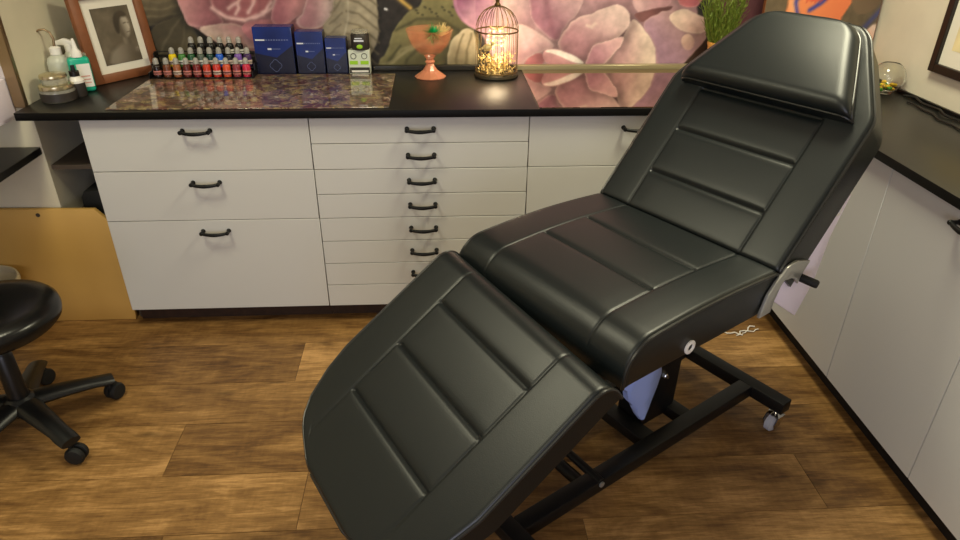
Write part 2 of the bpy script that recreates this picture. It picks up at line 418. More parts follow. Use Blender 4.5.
    cv.petal([(526, -50), (530, 10), (536, 26), (556, 44), (562, 26), (582, 14), (594, -50)], (206, 156, 152), (168, 104, 118), (575, 0), (545, 26), edge=(214, 172, 160), ew=1.6, dark=.2)
    cv.line([(546, 0), (548, 14), (554, 36)], (148, 84, 98), 2.5, .5)
    cv.petal([(630, 16), (642, 25), (652, 40), (657, 58), (656, 80), (596, 90), (600, 66), (614, 56), (624, 42)], (188, 136, 132), (226, 196, 168), (618, 50), (650, 48), edge=(232, 206, 178), ew=2.2, dark=.4)
    cv.petal([(556, 46), (559, 32), (576, 20), (600, 9), (618, 4), (629, 10), (630, 20), (625, 34), (614, 44), (592, 44), (586, 64), (570, 62)], (218, 182, 164), (184, 122, 126), (612, 8), (584, 52), edge=(228, 194, 172), ew=2, dark=.35)
    cv.line([(588, 26), (593, 28), (596, 24)], (226, 194, 170), 1.6, .8)
    cv.petal([(522, 68), (530, 58), (541, 50), (548, 66)], (196, 106, 108), (176, 96, 98), (524, 66), (545, 58), dark=.2)
    cv.petal([(540, 51), (558, 48), (574, 56), (586, 64), (566, 68), (548, 66)], (198, 138, 134), (182, 118, 118), (560, 54), (556, 66), dark=.3)
    cv.petal([(541, 51), (558, 49), (576, 56), (585, 64), (574, 63), (560, 56)], (238, 216, 194), (246, 232, 210), (545, 51), (580, 62))
    cv.petal([(583, 68), (587, 52), (594, 44), (612, 42), (626, 36), (624, 46), (614, 57), (602, 66)], (210, 158, 150), (176, 112, 122), (620, 42), (592, 62), edge=(220, 178, 162), ew=1.6, dark=.4)
    # right-hand petals
    cv.petal([(631, -50), (631, 12), (650, 12), (674, 4), (672, -50)], (204, 156, 150), (182, 126, 128), (636, 0), (668, 2), dark=.2)
    cv.petal([(632, 13), (652, 11), (675, 3), (664, 14), (646, 23), (640, 22)], (128, 74, 70), (104, 56, 54), (640, 14), (664, 10))
    cv.petal([(642, 25), (654, 18), (668, 8), (702, 16), (709, 34), (700, 50), (682, 64), (660, 80), (656, 60), (652, 40)], (160, 116, 136), (196, 146, 140), (660, 56), (692, 20), edge=(206, 160, 148), ew=1.5)
    cv.petal([(667, 16), (682, 7), (700, 16), (716, 20), (704, 33), (690, 34), (676, 28)], (222, 188, 160), (206, 160, 142), (674, 12), (700, 30), edge=(228, 196, 168), ew=1.5, dark=.2)
    cv.petal([(681, 42), (684, 35), (691, 34), (696, 42), (693, 50), (686, 51)], (206, 164, 140), (182, 136, 122), (684, 36), (694, 50), dark=.2)
    cv.petal([(680, 64), (698, 51), (707, 36), (730, 30), (770, 40), (770, 100), (680, 100)], (64, 38, 26), (46, 28, 22), (690, 60), (740, 60))
    cv.petal([(672, -60), (674, 2), (690, 9), (704, 5), (712, -60)], (186, 88, 92), (150, 66, 74), (680, 0), (704, 4), edge=(200, 120, 116), ew=1.5, dark=.3)
    cv.petal([(700, 30), (712, 10), (720, -60), (880, -60), (880, 40), (760, 44)], (108, 54, 60), (78, 38, 44), (720, 0), (800, 20), soft=2)
    g = cv.c.mean(1, keepdims=True); cv.c = (g+(cv.c-g)*.78)*np.array([1.0, 1.0, 1.05])
    cv.c *= (1+.10*n2+.10*n1)[:, None]
    return np.clip(cv.c, 0, 255)
def mural(name, z0, z1, nx, ny):
    x0, x1 = LX, WX
    o = color_grid(name, nx, ny, lambda u, v: (x0+(x1-x0)*u, WY, z0+(z1-z0)*v), lambda U, V: mural_colors(x0+(x1-x0)*U, z0+(z1-z0)*V), M['mural_attr'])
    o['kind'] = 'structure'; return o
mural('wall_back', .90, 1.24, 760, 84)
mural('wall_back_upper', 1.24, CZ, 330, 120)
bm = B(); box(bm, FLX, WX, WY+.001, WY+.05, -.01, CZ); struct('wall_back_base', bm, M['wall_cream'])
bm = B(); box(bm, WX, WX+.05, FRY, WY+.05, -.01, CZ); struct('wall_right', bm, M['wall_beige'])
bm = B(); box(bm, FLX-.05, FLX, FRY, WY+.05, -.01, CZ); struct('wall_left', bm, M['wall_cream'])
bm = B(); box(bm, FLX-.05, WX+.05, FRY-.05, FRY, -.01, CZ); struct('wall_front', bm, M['wall_cream'])
bm = B(); box(bm, FLX-.05, WX+.05, FRY-.05, WY+.05, CZ, CZ+.05); struct('ceiling', bm, M['ceiling_white'])
bm = B(); box(bm, FLX+.001, LX, .086, WY, 0, CZ); struct('wall_pillar', bm, M['wall_cream'])

# ------------------------------------------------------------------ handles, cabinets
def handle_bm(c, along, out, ln=.097):
    """bar pull: two round feet and a bowed bar; c = middle of the foot line on the front"""
    c, a, o = Vector(c), Vector(along), Vector(out); bm = B()
    for s in (-1, 1):
        p = c + a*(s*ln/2)
        lathe(bm, [(0, 0), (.0085, 0), (.0085, .003), (.0058, .006), (.0058, .022), (.0078, .026), (.0078, .030), (.005, .034), (0, .035)], seg=14, T=rot_to(p, o))
    pts = []; n = 14
    for i in range(n+1):
        t = -1+2*i/n; pts.append(c + a*(t*ln/2) + o*(.027+.006*(1-t*t)) + Vector((0, 0, -.004*(1-t*t))))
    tube(bm, pts, [0.0058+.0016*(1-abs(-1+2*i/n)) for i in range(n+1)], 10)
    return bm
DOWN = Vector((0, -1, 0))
def drawer_unit(x0, x1, cuts, label, handles, name='drawer_cabinet'):
    t = thing(name, label, 'cabinet', ((x0+x1)/2, .3, 0))
    bm = B(); box(bm, x0+.001, x1-.001, .019, .56, .082, .879); obj('carcass', bm, 'carcass', t, False)
    bm = B(); box(bm, x0+.001, x1-.001, .065, .08, 0, .082); obj('plinth', bm, 'plinth_brown', t, False)
    for i in range(len(cuts)-1):
        z1, z0 = cuts[i], cuts[i+1]
        bm = B(); box(bm, x0+.0016, x1-.0016, 0, .0185, z0+.0012, z1-.0012, .0012, 1); d = obj('drawer', bm, 'front_white', t)
        hx, hz = handles(i, z1)
        obj('handle', handle_bm((hx, 0, hz), (1, 0, 0), (0, -1, 0)), 'handle_black', d)
    return t
drawer_unit(0, .8, [.878, .68, .48, .081], 'white three-drawer cabinet at the left end below the black worktop, beside the brown board', lambda i, z: (.40, z-.045))
drawer_unit(.8, 1.6, [.878-.0997*i for i in range(9)], 'white cabinet of eight shallow drawers in the middle under the back worktop', lambda i, z: (1.2, z-.045))
drawer_unit(1.6, 2.4, [.878, .68, .48, .081], 'white drawer cabinet under the back worktop, half hidden behind the black chair', lambda i, z: (2.0, z-.048))
XR = 2.636
t = thing('corner_panel', 'white corner filler panel between the back drawers and the right-hand doors', 'cabinet', (2.52, .3, 0))
bm = B(); box(bm, 2.401, XR+.012, .0, .018, .081, .878, .001, 1); obj('front_panel', bm, 'front_white', t)
bm = B(); box(bm, 2.401, XR+.0, .065, .08, 0, .081); obj('plinth', bm, 'plinth_dark', t, False)
def door_unit(y0, y1, label, hy):
    t = thing('door_cabinet', label, 'cabinet', (2.86, (y0+y1)/2, 0), group=None)
    bm = B(); box(bm, XR+.019, 3.09, y0+.001, y1-.001, .082, .879); obj('carcass', bm, 'carcass', t, False)
    bm = B(); box(bm, XR+.045, XR+.06, y0, y1, 0, .082); obj('plinth', bm, 'plinth_dark', t, False)
    bm = B(); box(bm, XR, XR+.0185, y0+.0012, y1-.0012, .081, .878, .0012, 1); d = obj('door', bm, 'front_white', t)
    if hy is not None: obj('handle', handle_bm((XR, hy, .842), (0, 1, 0), (-1, 0, 0)), 'handle_black', d)
door_unit(-.56, -.002, 'white cabinet with a plain door close behind the black chair, nearest the corner', None)
door_unit(-1.042, -.56, 'white right-hand door cabinet with a black bar handle near its top', -.925)
door_unit(-1.522, -1.042, 'white door cabinet nearest the viewer on the right, cut by the photo edge', -1.40)

# worktops
def rounded_slab(bm, x0, x1, y0, y1, z0, z1): box(bm, x0, x1, y0, y1, z0, z1, .002, 2)
bm = B(); rounded_slab(bm, LX+.003, 2.612, -.024, .597, .88, ZT); tag(obj('worktop', bm, 'worktop_black'), 'long black worktop along the flowered back wall over the white drawers', 'worktop')
bm = B(); rounded_slab(bm, 2.614, 3.098, -1.6, .597, .88, ZT); tag(obj('worktop', bm, 'worktop_black'), 'black worktop along the right wall over the white doors, cables at its back', 'worktop')
mat('worktop_edge', (9, 8, 8), .5, spec=.2)
for o in [q for q in C.objects if q.name.startswith('worktop')]:
    o.data.materials.append(M['worktop_edge'])
    for p in o.data.polygons:
        if p.normal.z < .4: p.material_index = 1
bm = B(); box(bm, .99, 1.60, .577, .599, ZT, ZT+.022, .002, 1); tag(obj('upstand_rail', bm, 'rail_dark'), 'dark wall rail behind the glass goblet and the lit birdcage', 'rail')
bm = B(); box(bm, 1.602, 2.75, .574, .599, ZT, ZT+.022, .002, 1); tag(obj('upstand_rail', bm, 'rail_alu'), 'pale olive metal rail at the wall behind the mirror-glossy panel', 'rail')
bm = B(); box(bm, 1.632, 2.605, -.018, .568, ZT, ZT+.004); tag(obj('reflective_panel', bm, 'glass_panel', False), 'mirror-glossy dark panel lying on the back worktop, reflecting the pink petals', 'panel')
bm = B(); box(bm, .10, 1.09, .004, .51, ZT, ZT+.004, .001, 1); tag(obj('collage_panel', bm, 'collage'), 'glossy colourful collage panel lying on the worktop in front of the ink bottles', 'panel')

# ------------------------------------------------------------------ left nook
t = thing('open_shelf', 'narrow open shelf unit between the left wall and the first white cabinet', 'shelf', (-.1, .35, 0))
bm = B(); box(bm, LX+.002, -.002, .575, .592, 0, .88); obj('back_panel', bm, 'wall_cream', t, False)
bm = B(); box(bm, -.014, -.001, .08, .575, 0, .88); obj('side_panel', bm, 'dark_cavity', t, False)
for z in (.655, .43): bm = B(); box(bm, LX+.003, -.016, .10, .573, z, z+.018, .001, 1); obj('shelf_board', bm, 'shelf_brown', t)
bm = B()
prism(bm, [(-.135, .12, .449), (-.02, .12, .449), (-.02, .12, .545), (-.06, .12, .56), (-.12, .12, .555), (-.135, .12, .53)], (0, .38, 0), .006)
tag(obj('storage_bag', bm, 'black_rubber'), 'black bag on the lower nook shelf above the brown board', 'bag')
bm = B(); pts = [(-.92, .058, .002), (-.024, .058, .002), (-.022, .058, .02), (-.022, .058, .455), (-.066, .058, .507), (-.92, .058, .517)]
prism(bm, [(x, y, z) for x, y, z in pts], (0, .018, 0), .001)
bd = thing('leaning_board', 'ochre-brown board standing upright across the nook at the left of the drawers', 'board', (-.47, .066, 0))
obj('board', bm, 'mdf_board', bd)
bm = B(); lathe(bm, [(0, 0), (.008, 0), (.008, .002), (0, .002)], seg=16, T=rot_to((-.279, .0578, .487), (0, -1, 0))); obj('peg_hole', bm, 'dark_cavity', bd, label='dark round hole near the top edge')
t = thing('side_desk', 'black side desk at the left edge, level below the main worktop', 'desk', (-.6, -.2, 0))
bm = B(); box(bm, -1.2, -.205, -.62, .084, .722, .75, .002, 1); obj('desktop', bm, 'worktop_black', t)
bm = B(); box(bm, -1.2, -1.18, -.6, .08, 0, .722); obj('leg', bm, 'black_metal', t)
bm = B(); box(bm, -.85, -.83, -.6, .05, 0, .722); obj('leg', bm, 'black_metal', t)
# mirror with metal frame on the pillar, box on it
t = thing('wall_mirror', 'tall mirror with a brushed metal edge strip left of the worktop end', 'mirror', (-.6, .07, .9))
bm = B(); box(bm, -.242, LX+.001, .066, .0855, .9, 2.1, .003, 1); obj('frame_strip', bm, 'brushed_steel', t)
bm = B(); box(bm, -1.1, -.243, .074, .0855, .9, 2.1); obj('mirror_glass', bm, 'mirror_glass', t, False)
bm = B(); box(bm, -.45, -.2435, -.12, .0735, .866, 1.004, .004, 2); tag(obj('wall_box', bm, 'lilac_white'), 'white wall-mounted box at the far left edge beside the worktop end', 'box')

# ------------------------------------------------------------------ treatment chair
CHO, CHA = (1.7457, -.9, 0), math.radians(213.113)
chair = thing('treatment_chair', 'black leather reclining treatment chair with raised back in the middle of the room', 'chair', CHO, CHA)
# chair space: x = a (towards the feet), y = -l, z up
def dropf(d, R):
    if d >= R: return 0.
    d = max(d, 0); return R - math.sqrt(max(0, R*R-(R-d)**2))
def lerp_list(lo, hi, step, feats, offs):
    s = set()
    n = max(2, int((hi-lo)/step))
    for i in range(n+1): s.add(round(lo+(hi-lo)*i/n, 5))
    for f in feats:
        for o in offs:
            for q in (f-o, f+o):
                if lo <= q <= hi: s.add(round(q, 5))
    out = []
    for v in sorted(s):
        if not out or v-out[-1] > .0007: out.append(v)
    out[-1] = hi
    return out
def cushion(name, P0, D, N, S, W, T, Re0, Re1, Rs, seams, pleats, puff=.005, lofs=0, wave=None, depth=.006, yaw=0, roll=0, pip=(True, True), seam_rng=(0, 9)):
    """upholstered pad: s along D (in the a-z plane), l across; h below the top surface along N"""
    P0 = Vector((P0[0], 0, P0[1]))
    D0 = Vector((math.cos(yaw), -math.sin(yaw), 0)); L0 = Vector((-math.sin(yaw), -math.cos(yaw), 0)); ZV = Vector((0, 0, 1))
    sn = 1 if D[0] > 0 else -1
    N1 = D0*N[0] + ZV*N[1]; D = D0*D[0] + ZV*D[1]
    LV = L0*math.cos(roll) + N1*math.sin(roll); N = N1*math.cos(roll) - L0*math.sin(roll)
    Wm = max(W(S*i/60) for i in range(61))
    ss = lerp_list(0, S, .011, pleats, (0, .002, .004, .007, .012)); e = [0, .0006, .002, .004, .007, .011, .016, .022, .03, .038, .046, .055]
    ss = sorted(set(ss) | set(x for x in e if x < Re0*1.1) | set(S-x for x in e if x < Re1*1.1)); ss = [v for i, v in enumerate(ss) if i == 0 or v-ss[i-1] > .0004]
    ls = lerp_list(-Wm, Wm, .013, seams, (0, .0015, .003, .006, .011) if Re1 != .014 or T > .1 else tuple(.003*i for i in range(26))); e = [0, .0006, .002, .004, .007, .011, .016, .022]
    ls = sorted(set(ls) | set(Wm-x for x in e) | set(x-Wm for x in e)); ls = [v for i, v in enumerate(ls) if i == 0 or v-ls[i-1] > .0004]
    def pt(s, l, h): return P0 + D*s + LV*l + L0*lofs + N*h
    pb = [0]+list(pleats)+[S]
    def height(s, l, w):
        h = -dropf(s, Re0) - dropf(S-s, Re1) - dropf(w-abs(l), Rs)
        inner = min(seams[-1]-l, l-seams[0])            # inside the centre panel when > 0
        if seam_rng[0] <= s <= seam_rng[1]:
            for q in seams: h -= .0019*math.exp(-((l-q)/.0032)**2)
        if inner > 0:
            k = 1-math.exp(-(inner/.03)**2)
            edge = min(1, inner/.006)
            for q in pleats: h -= edge*(depth*.55*math.exp(-((s-q)/.0035)**2) + depth*.8*math.exp(-((s-q)/.0085)**2))
            for a, b in zip(pb, pb[1:]):
                if a <= s <= b: h += puff*k*max(0, math.sin(PI*(s-a)/(b-a)))**.7
        else:
            k = min(1, max(0, -inner/.04)); k2 = min(1, max(0, (w-abs(l))/.05)); h += puff*.8*math.sin(min(k, k2)*PI/2)
        if wave: h += wave(s, l)
        return h
    bm = B(); g = []
    for s in ss:
        w = W(s); g.append([bm.verts.new(pt(s, l*w/Wm, height(s, l*w/Wm, w))) for l in ls])
    ns, nl = len(ss), len(ls)
    for i in range(ns-1):
        for j in range(nl-1): bm.faces.new((g[i][j], g[i+1][j], g[i+1][j+1], g[i][j+1]))
    per = [(0, j) for j in range(nl)] + [(i, nl-1) for i in range(1, ns)] + [(ns-1, j) for j in range(nl-2, -1, -1)] + [(i, 0) for i in range(ns-2, 0, -1)]
    prev = [g[i][j] for i, j in per]
    tops = [height(ss[i], ls[j]*W(ss[i])/Wm, W(ss[i])) for i, j in per]
    for f, ins in ((.12, 0), (.9, 0), (1., .006)):
        cur = []
        for (i, j), h in zip(per, tops):
            s, w = ss[i], W(ss[i]); l = ls[j]*w/Wm
            s2 = min(max(s, ins), S-ins); l2 = max(-w+ins, min(w-ins, l))
            cur.append(bm.verts.new(pt(s2, l2, h + (-T-h)*f)))
        n = len(per)
        for k in range(n): bm.faces.new((prev[k], prev[(k+1) % n], cur[(k+1) % n], cur[k]))
        prev = cur
    bm.faces.new(prev)
    o = obj(name, bm, 'leather', chair, world=False); 
    # piping along both sides, wrapping over the rounded ends
    paths = []
    for sg in (-1, 1):
        p = []
        if Re0 > .02: p += [pt(0, sg*W(0), -T*.95), pt(0, sg*W(0), -T*.7)]
        for s in ss:
            w = W(s); p.append(pt(s, sg*(w+.0005), height(s, sg*w, w)+.003+.0))
        if pip[1] and Re1 > .02: p += [pt(S, sg*W(S), -T*.7), pt(S, sg*W(S), -T*.95)]
        paths.append(p)
    q = []
    if not pip[1]:                                       # one run round the far end
        s = S; w = W(S); mid = [pt(S+.0005, w*(-1+2*i/20), height(S, w*(-1+2*i/20), w)+.002) for i in range(1, 20)]
        paths = [paths[0] + mid + paths[1][::-1]]
    bm = B()
    for p in paths:
        r = [p[0]]
        for v in p[1:]:
            if (v-r[-1]).length > .004: r.append(v)
        tube(bm, r, .0042, 8)
    obj('piping', bm, 'leather_piping', o, world=False)
    return o, pt
seat, pt_seat = cushion('seat', (-.205, .80), (1, -.012), (.012, 1), .528, lambda s: .30, .112, .012, .078, .010, (-.187, .187), (.17, .325), puff=.0015, depth=.0035, wave=lambda s, l: .011*math.sin(PI*min(1, s/.5)))
cb, sb_ = .6513, .7588
def Wb(s):
    w = .30
    if s > .425: w = .30 - .60*(s-.425)
    r = .045
    if s > .668-r: w -= r - math.sqrt(max(0, r*r-(s-(.668-r))**2))
    if .405 < s < .445: w = .30-.30*(s-.405)**2/.04
    return w
back, pt_back = cushion('backrest', (-.198, .80), (-cb, sb_), (sb_, cb), .668, Wb, .122, .012, .014, .012, (-.187, .187), (.123, .265, .398), puff=.0015, depth=.0055, pip=(True, False), seam_rng=(0, .4))
WLT = [(0, .308), (.37, .312), (.444, .300), (.517, .273), (.557, .242), (.578, .207), (.592, .168), (.605, .132), (.616, .10)]
def Wl(s):
    return float(np.interp(s, [p[0] for p in WLT], [p[1] for p in WLT]))
leg, pt_leg = cushion('leg_rest', (.3704, .7714), (math.cos(.6215), -math.sin(.6215)), (math.sin(.6215), math.cos(.6215)), .616, Wl, .085, .045, .014, .010, (-.185, .185), (.121, .264, .4195), puff=.0008, depth=.0048, yaw=.1021, roll=.075, lofs=-.0117, pip=(True, False))

# head pillow: a thick pad on the tapered end of the backrest
def head_pillow():
    S0, S1 = .402, .655
    ns, nl = 46, 70
    bm = B(); g = []
    def Wp(s):
        t = (s-S0)/(S1-S0); w = .256 - .118*t**1.05
        r = .05
        if s > S1-r: w -= r - math.sqrt(max(0, r*r-(s-(S1-r))**2))
        return w
    ss = sorted(set([S0+(S1-S0)*i/ns for i in range(ns+1)] + [S0+e for e in (.0006, .002, .004, .008, .013)] + [S1-e for e in (.0006, .002, .004, .008, .013)]))
    us = sorted(set([-1+2*i/nl for i in range(nl+1)] + [s*(1-e) for s in (-1, 1) for e in (.003, .008, .016, .028, .045)]))
    def h(s, u):
        w = Wp(s); t = (s-S0)/(S1-S0)
        top = .062 - .030*t
        d = min(w*(1-abs(u)), 1); 
        return top + .004 - dropf(d, .034)*.75 - dropf(s-S0, .036)*.85 - dropf(S1-s, .02)*.7 + .006*math.sin(PI*min(1, max(0, t)))*(1-u*u)
    for s in ss: g.append([bm.verts.new(pt_back(s, u*Wp(s)-.006, h(s, u))) for u in us])
    for i in range(len(ss)-1):
        for j in range(len(us)-1): bm.faces.new((g[i][j], g[i+1][j], g[i+1][j+1], g[i][j+1]))
    a, b = len(ss), len(us)
    per = [(0, j) for j in range(b)] + [(i, b-1) for i in range(1, a)] + [(a-1, j) for j in range(b-2, -1, -1)] + [(i, 0) for i in range(a-2, 0, -1)]
    prev = [g[i][j] for i, j in per]
    cur = [bm.verts.new(pt_back(ss[i], us[j]*Wp(ss[i])-.006, -.006)) for i, j in per]
    n = len(per)
    for k in range(n): bm.faces.new((prev[k], prev[(k+1) % n], cur[(k+1) % n], cur[k]))
    bm.faces.new(cur)
    o = obj('head_pillow', bm, 'leather', chair, world=False)
    bm = B(); p = []
    for i, j in per:
        hh = h(ss[i], us[j]); v = pt_back(ss[i], us[j]*Wp(ss[i])*1.001-.006, hh-.002)
        if not p or (v-p[-1]).length > .005: p.append(v)
    if (p[0]-p[-1]).length < .004: p.pop()
    tube(bm, p, .0032, 8, closed=True); obj('piping', bm, 'leather_piping', o, world=False)
head_pillow()

def cbox(name, a0, a1, l0, l1, z0, z1, m='black_metal', bev=.003, parent=None, label=None):
    bm = B(); box(bm, a0, a1, -l1, -l0, z0, z1, bev, 2); return obj(name, bm, m, parent or chair, world=False, label=label)
def ctube(bm, pts, r, seg=12): tube(bm, [(a, -l, z) for a, l, z in pts], r, seg)
# base frame
cbox('base_rail', -.608, .395, -.107, -.057, .084, .128)
cbox('base_rail', -.608, .395, .165, .215, .084, .128)
cbox('cross_bar', -.658, -.608, -.225, .31, .084, .128)
cbox('cross_bar', .395, .445, -.217, .31, .084, .128)
cbox('tie_bar', -.17, -.112, -.0565, .1645, .086, .124)
cbox('tie_bar', -.345, -.295, -.0565, .1645, .086, .124)
cbox('mount_plate', -.40, .30, -.21, .21, .672, .689, 'black_metal', .003)
for l in (-.2, .2): cbox('seat_rail', -.30, .36, l-.02, l+.02, .64, .673)
bm = B(); prism(bm, [(-.328, 0, .10), (-.172, 0, .10), (-.172, 0, .672), (-.345, 0, .672)], (0, -.10, 0), .004); col = obj('lift_column', bm, 'black_metal', chair, world=False)
bm = B(); lathe(bm, [(0, 0), (.011, 0), (.011, .005), (.006, .006), (.006, .011), (0, .011)], seg=6, T=rot_to((-.258, .0, .268), (0, 1, 0))); obj('bolt', bm, 'chrome', col, world=False, label='shiny hexagon bolt')
bm = B(); ctube(bm, [(.15, .16, .107), (.15, -.06, .107)], .019, 14); ctube(bm, [(.112, .03, .128), (.112, -.105, .122)], .013, 12); pd = obj('foot_lever', bm, 'black_metal', chair, world=False)
bm = B(); lathe(bm, [(0, 0), (.009, 0), (.009, .004), (0, .005)], seg=12, T=rot_to((.112, .1075, .116), (0, 1, 0))); obj('bolt', bm, 'silver_plastic', pd, world=False)
# casters
def caster(a, l):
    y = -l
    bm = B(); lathe(bm, [(0, .056), (.023, .056), (.025, .064), (.015, .070), (.009, .0845), (0, .0845)], (a, y, 0), 16)
    for o in (-.022, .019):
        prism(bm, [(a-.021, y+o, .061), (a+.021, y+o, .061), (a+.037, y+o, .040), (a+.028, y+o, .020), (a, y+o, .026)], (0, .003, 0))
    c = obj('caster', bm, 'chrome', chair, world=False)
    bm = B(); lathe(bm, [(0, -.015), (.021, -.015), (.0305, -.009), (.0305, .009), (.021, .015), (0, .015)], seg=20, T=rot_to((a+.016, y, .0307), (0, 1, 0))); obj('caster_wheel', bm, 'clear_plastic', c, world=False, label='clear plastic wheel')
for a, l in ((-.634, -.197), (-.634, .285), (.42, -.197), (.42, .285)): caster(a, l)
# white eyelet rings on the seat sides
for sg in (-1, 1):
    bm = B(); lathe(bm, [(.0085, 0), (.0175, 0), (.0175, .003), (.014, .005), (.010, .005), (.0085, .003), (.0085, 0)], seg=24, T=rot_to((.11, -sg*.3005, .708), (0, -sg, 0)))
    r = obj('eyelet', bm, 'white_plastic', chair, world=False, label='small white ring on the side of the seat')
    bm = B(); lathe(bm, [(0, .001), (.0088, .001), (0, .0015)], seg=16, T=rot_to((.11, -sg*.3005, .708), (0, -sg, 0))); obj('eyelet_hole', bm, 'black_rubber', r, world=False)
# recliner: silver hinge covers, white gussets, black knob
for sg in (-1, 1):
    def sp(a, z, l=.302): return (a, -sg*l, z)
    bm = B()
    outl = [(-.210, .793), (-.223, .807), (-.245, .812), (-.269, .812), (-.328, .794), (-.314, .778), (-.299, .759), (-.293, .738), (-.276, .757), (-.255, .767), (-.223, .771), (-.212, .759), (-.198, .722), (-.191, .691), (-.145, .690), (-.150, .708), (-.163, .748), (-.185, .775)]
    prism(bm, [sp(a, z) for a, z in outl], (0, -sg*.009, 0), .002); obj('hinge_cover', bm, 'silver_plastic', chair, world=False, label='silver curved hinge cover')
    bm = B()
    outl = [(-.228, .702), (-.364, .607), (-.406, .675), (-.420, .713), (-.440, .824), (-.490, .926), (-.467, .925), (-.40, .87), (-.30, .79), (-.22, .75)]
    prism(bm, [sp(a, z, .292) for a, z in outl], (0, sg*.008, 0), .001); gs = obj('side_bracket', bm, 'lilac_white', chair, world=False, label='white side bracket behind the backrest')
    bm = B(); lathe(bm, [(.006, 0), (.013, 0), (.013, .003), (.006, .003), (.006, 0)], seg=20, T=rot_to((-.440, -sg*.2925, .893), (0, -sg, 0))); obj('eyelet', bm, 'white_plastic', gs, world=False)
bm = B(); lathe(bm, [(0, 0), (.010, 0), (.011, .004), (.011, .048), (.009, .052), (0, .053)], seg=18, T=rot_to((-.322, .292, .742), (-.2, 1, -.1))); obj('adjust_knob', bm, 'black_rubber', chair, world=False, label='black release knob sticking out sideways')

# things about the chair
RC = Matrix.Translation(Vector(CHO)) @ Matrix.Rotation(CHA, 4, 'Z')
bm = B(); g = bmesh.ops.create_grid(bm, x_segments=1, y_segments=1, size=.01); bm.clear()
rows = []
for i in range(13):
    t_ = i/12; z = .205+.466*t_; k_ = min(1, t_/.34)
    ra, rl = (.010+.066*k_**.9)*(1-.45*max(0, t_-.5)), (.010+.022*k_**.7)
    ca = -.108+.03*k_
    rows.append([bm.verts.new(RC @ Vector((ca+ra*math.cos(k*PI/10)*(1+.12*random.uniform(-1, 1)), .045+rl*math.sin(k*PI/10)*(1+.2*random.uniform(-1, 1)), z+.006*random.uniform(-1, 1)*(0 < i < 12)))) for k in range(20)])
for a_, b_ in zip(rows, rows[1:]):
    for k in range(20): bm.faces.new((a_[k], a_[(k+1) % 20], b_[(k+1) % 20], b_[k]))
bm.faces.new(rows[0][::-1]); bm.faces.new(rows[-1])
tag(obj('plastic_bag', bm, 'blue_film'), 'bright blue plastic bag hanging under the seat beside the lift column', 'bag')
bm = B()
def wob(p0, p1, n, amp, z=.004):
    p0, p1 = Vector(p0), Vector(p1); d = (p1-p0); nn = Vector((-d.y, d.x, 0)).normalized()
    return [p0+d*(i/n)+nn*amp*math.sin(i*1.9+p0.x*9)+Vector((0, 0, z+.003*math.sin(i*2.3)**2)) for i in range(n+1)]
tube(bm, wob((2.380, -0.145, 0), (2.500, -0.175, 0), 8, .006), .0028, 6); tube(bm, wob((2.470, -0.180, 0), (2.570, -0.115, 0), 7, .008), .0028, 6); tube(bm, wob((2.500, -0.165, 0), (2.580, -0.145, 0), 6, .005), .0022, 6)
tag(obj('white_string', bm, 'string_white'), 'loose white string lying on the floor behind the seat', 'string')

# ------------------------------------------------------------------ stool
SX, SY = -.113, -.612
st = thing('swivel_stool', 'round black swivel stool on a five-star caster base at the left edge', 'stool', (SX, SY, 0))
bm = B(); lathe(bm, [(0, .412), (.16, .412), (.186, .416), (.197, .428), (.200, .447), (.196, .466), (.184, .478), (.14, .485), (.07, .487), (0, .4875)], (SX, SY, 0), 64); obj('seat', bm, 'black_vinyl', st)
bm = B(); lathe(bm, [(0, .40), (.10, .40), (.10, .4119), (0, .4119)], (SX, SY, 0), 24); obj('seat_plate', bm, 'black_metal', st)
bm = B(); lathe(bm, [(0, .14), (.030, .14), (.028, .31), (.022, .32), (.0, .32)], (SX, SY, 0), 24); obj('column_sleeve', bm, 'black_plastic', st)
bm = B(); lathe(bm, [(0, .319), (.0135, .319), (.0135, .402), (0, .402)], (SX, SY, 0), 16); obj('gas_column', bm, 'chrome', st)
bm = B(); lathe(bm, [(0, .088), (.044, .088), (.052, .105), (.046, .140), (.034, .15), (0, .15)], (SX, SY, 0), 24); obj('hub', bm, 'black_plastic', st)
for k in range(5):
    a = math.radians(36+72*k); d = Vector((math.cos(a), math.sin(a), 0)); s_ = Vector((-d.y, d.x, 0)); c0 = Vector((SX, SY, 0))
    bm = B(); rings = []
    for i in range(9):
        t_ = i/8; r = .03+.242*t_; w = .043-.016*t_+(.004 if i > 6 else 0); zc = .118-.034*t_**1.5; hh = .027-.011*t_
        rings.append([bm.verts.new(c0+d*r+s_*(w*math.cos(q*PI/6))+Vector((0, 0, zc+hh*math.sin(q*PI/6)*(1 if math.sin(q*PI/6) > 0 else .7)))) for q in range(12)])
    for p, q in zip(rings, rings[1:]):
        for j in range(12): bm.faces.new((p[j], p[(j+1) % 12], q[(j+1) % 12], q[j]))
    bm.faces.new(rings[0]); bm.faces.new(rings[-1])
    lg = obj('leg', bm, 'black_plastic', st)
    ce = c0 + d*.255; ax = (s_*.8 + d*(.6 if k % 2 else -.5)).normalized(); tr = ax.cross(Vector((0, 0, 1)))
    bm = B(); pc = ce + tr*.012
    for sg in (-1, 1):
        lathe(bm, [(0, 0), (.024, 0), (.030, .003), (.031, .011), (.027, .019), (.012, .022), (0, .022)], seg=24, T=rot_to(Vector((pc.x, pc.y, .0313))+ax*(sg*.003), ax*sg))
    tube(bm, [(ce.x, ce.y, .04), (ce.x, ce.y, .085)], .008, 10)
    obj('caster', bm, 'black_rubber', lg)
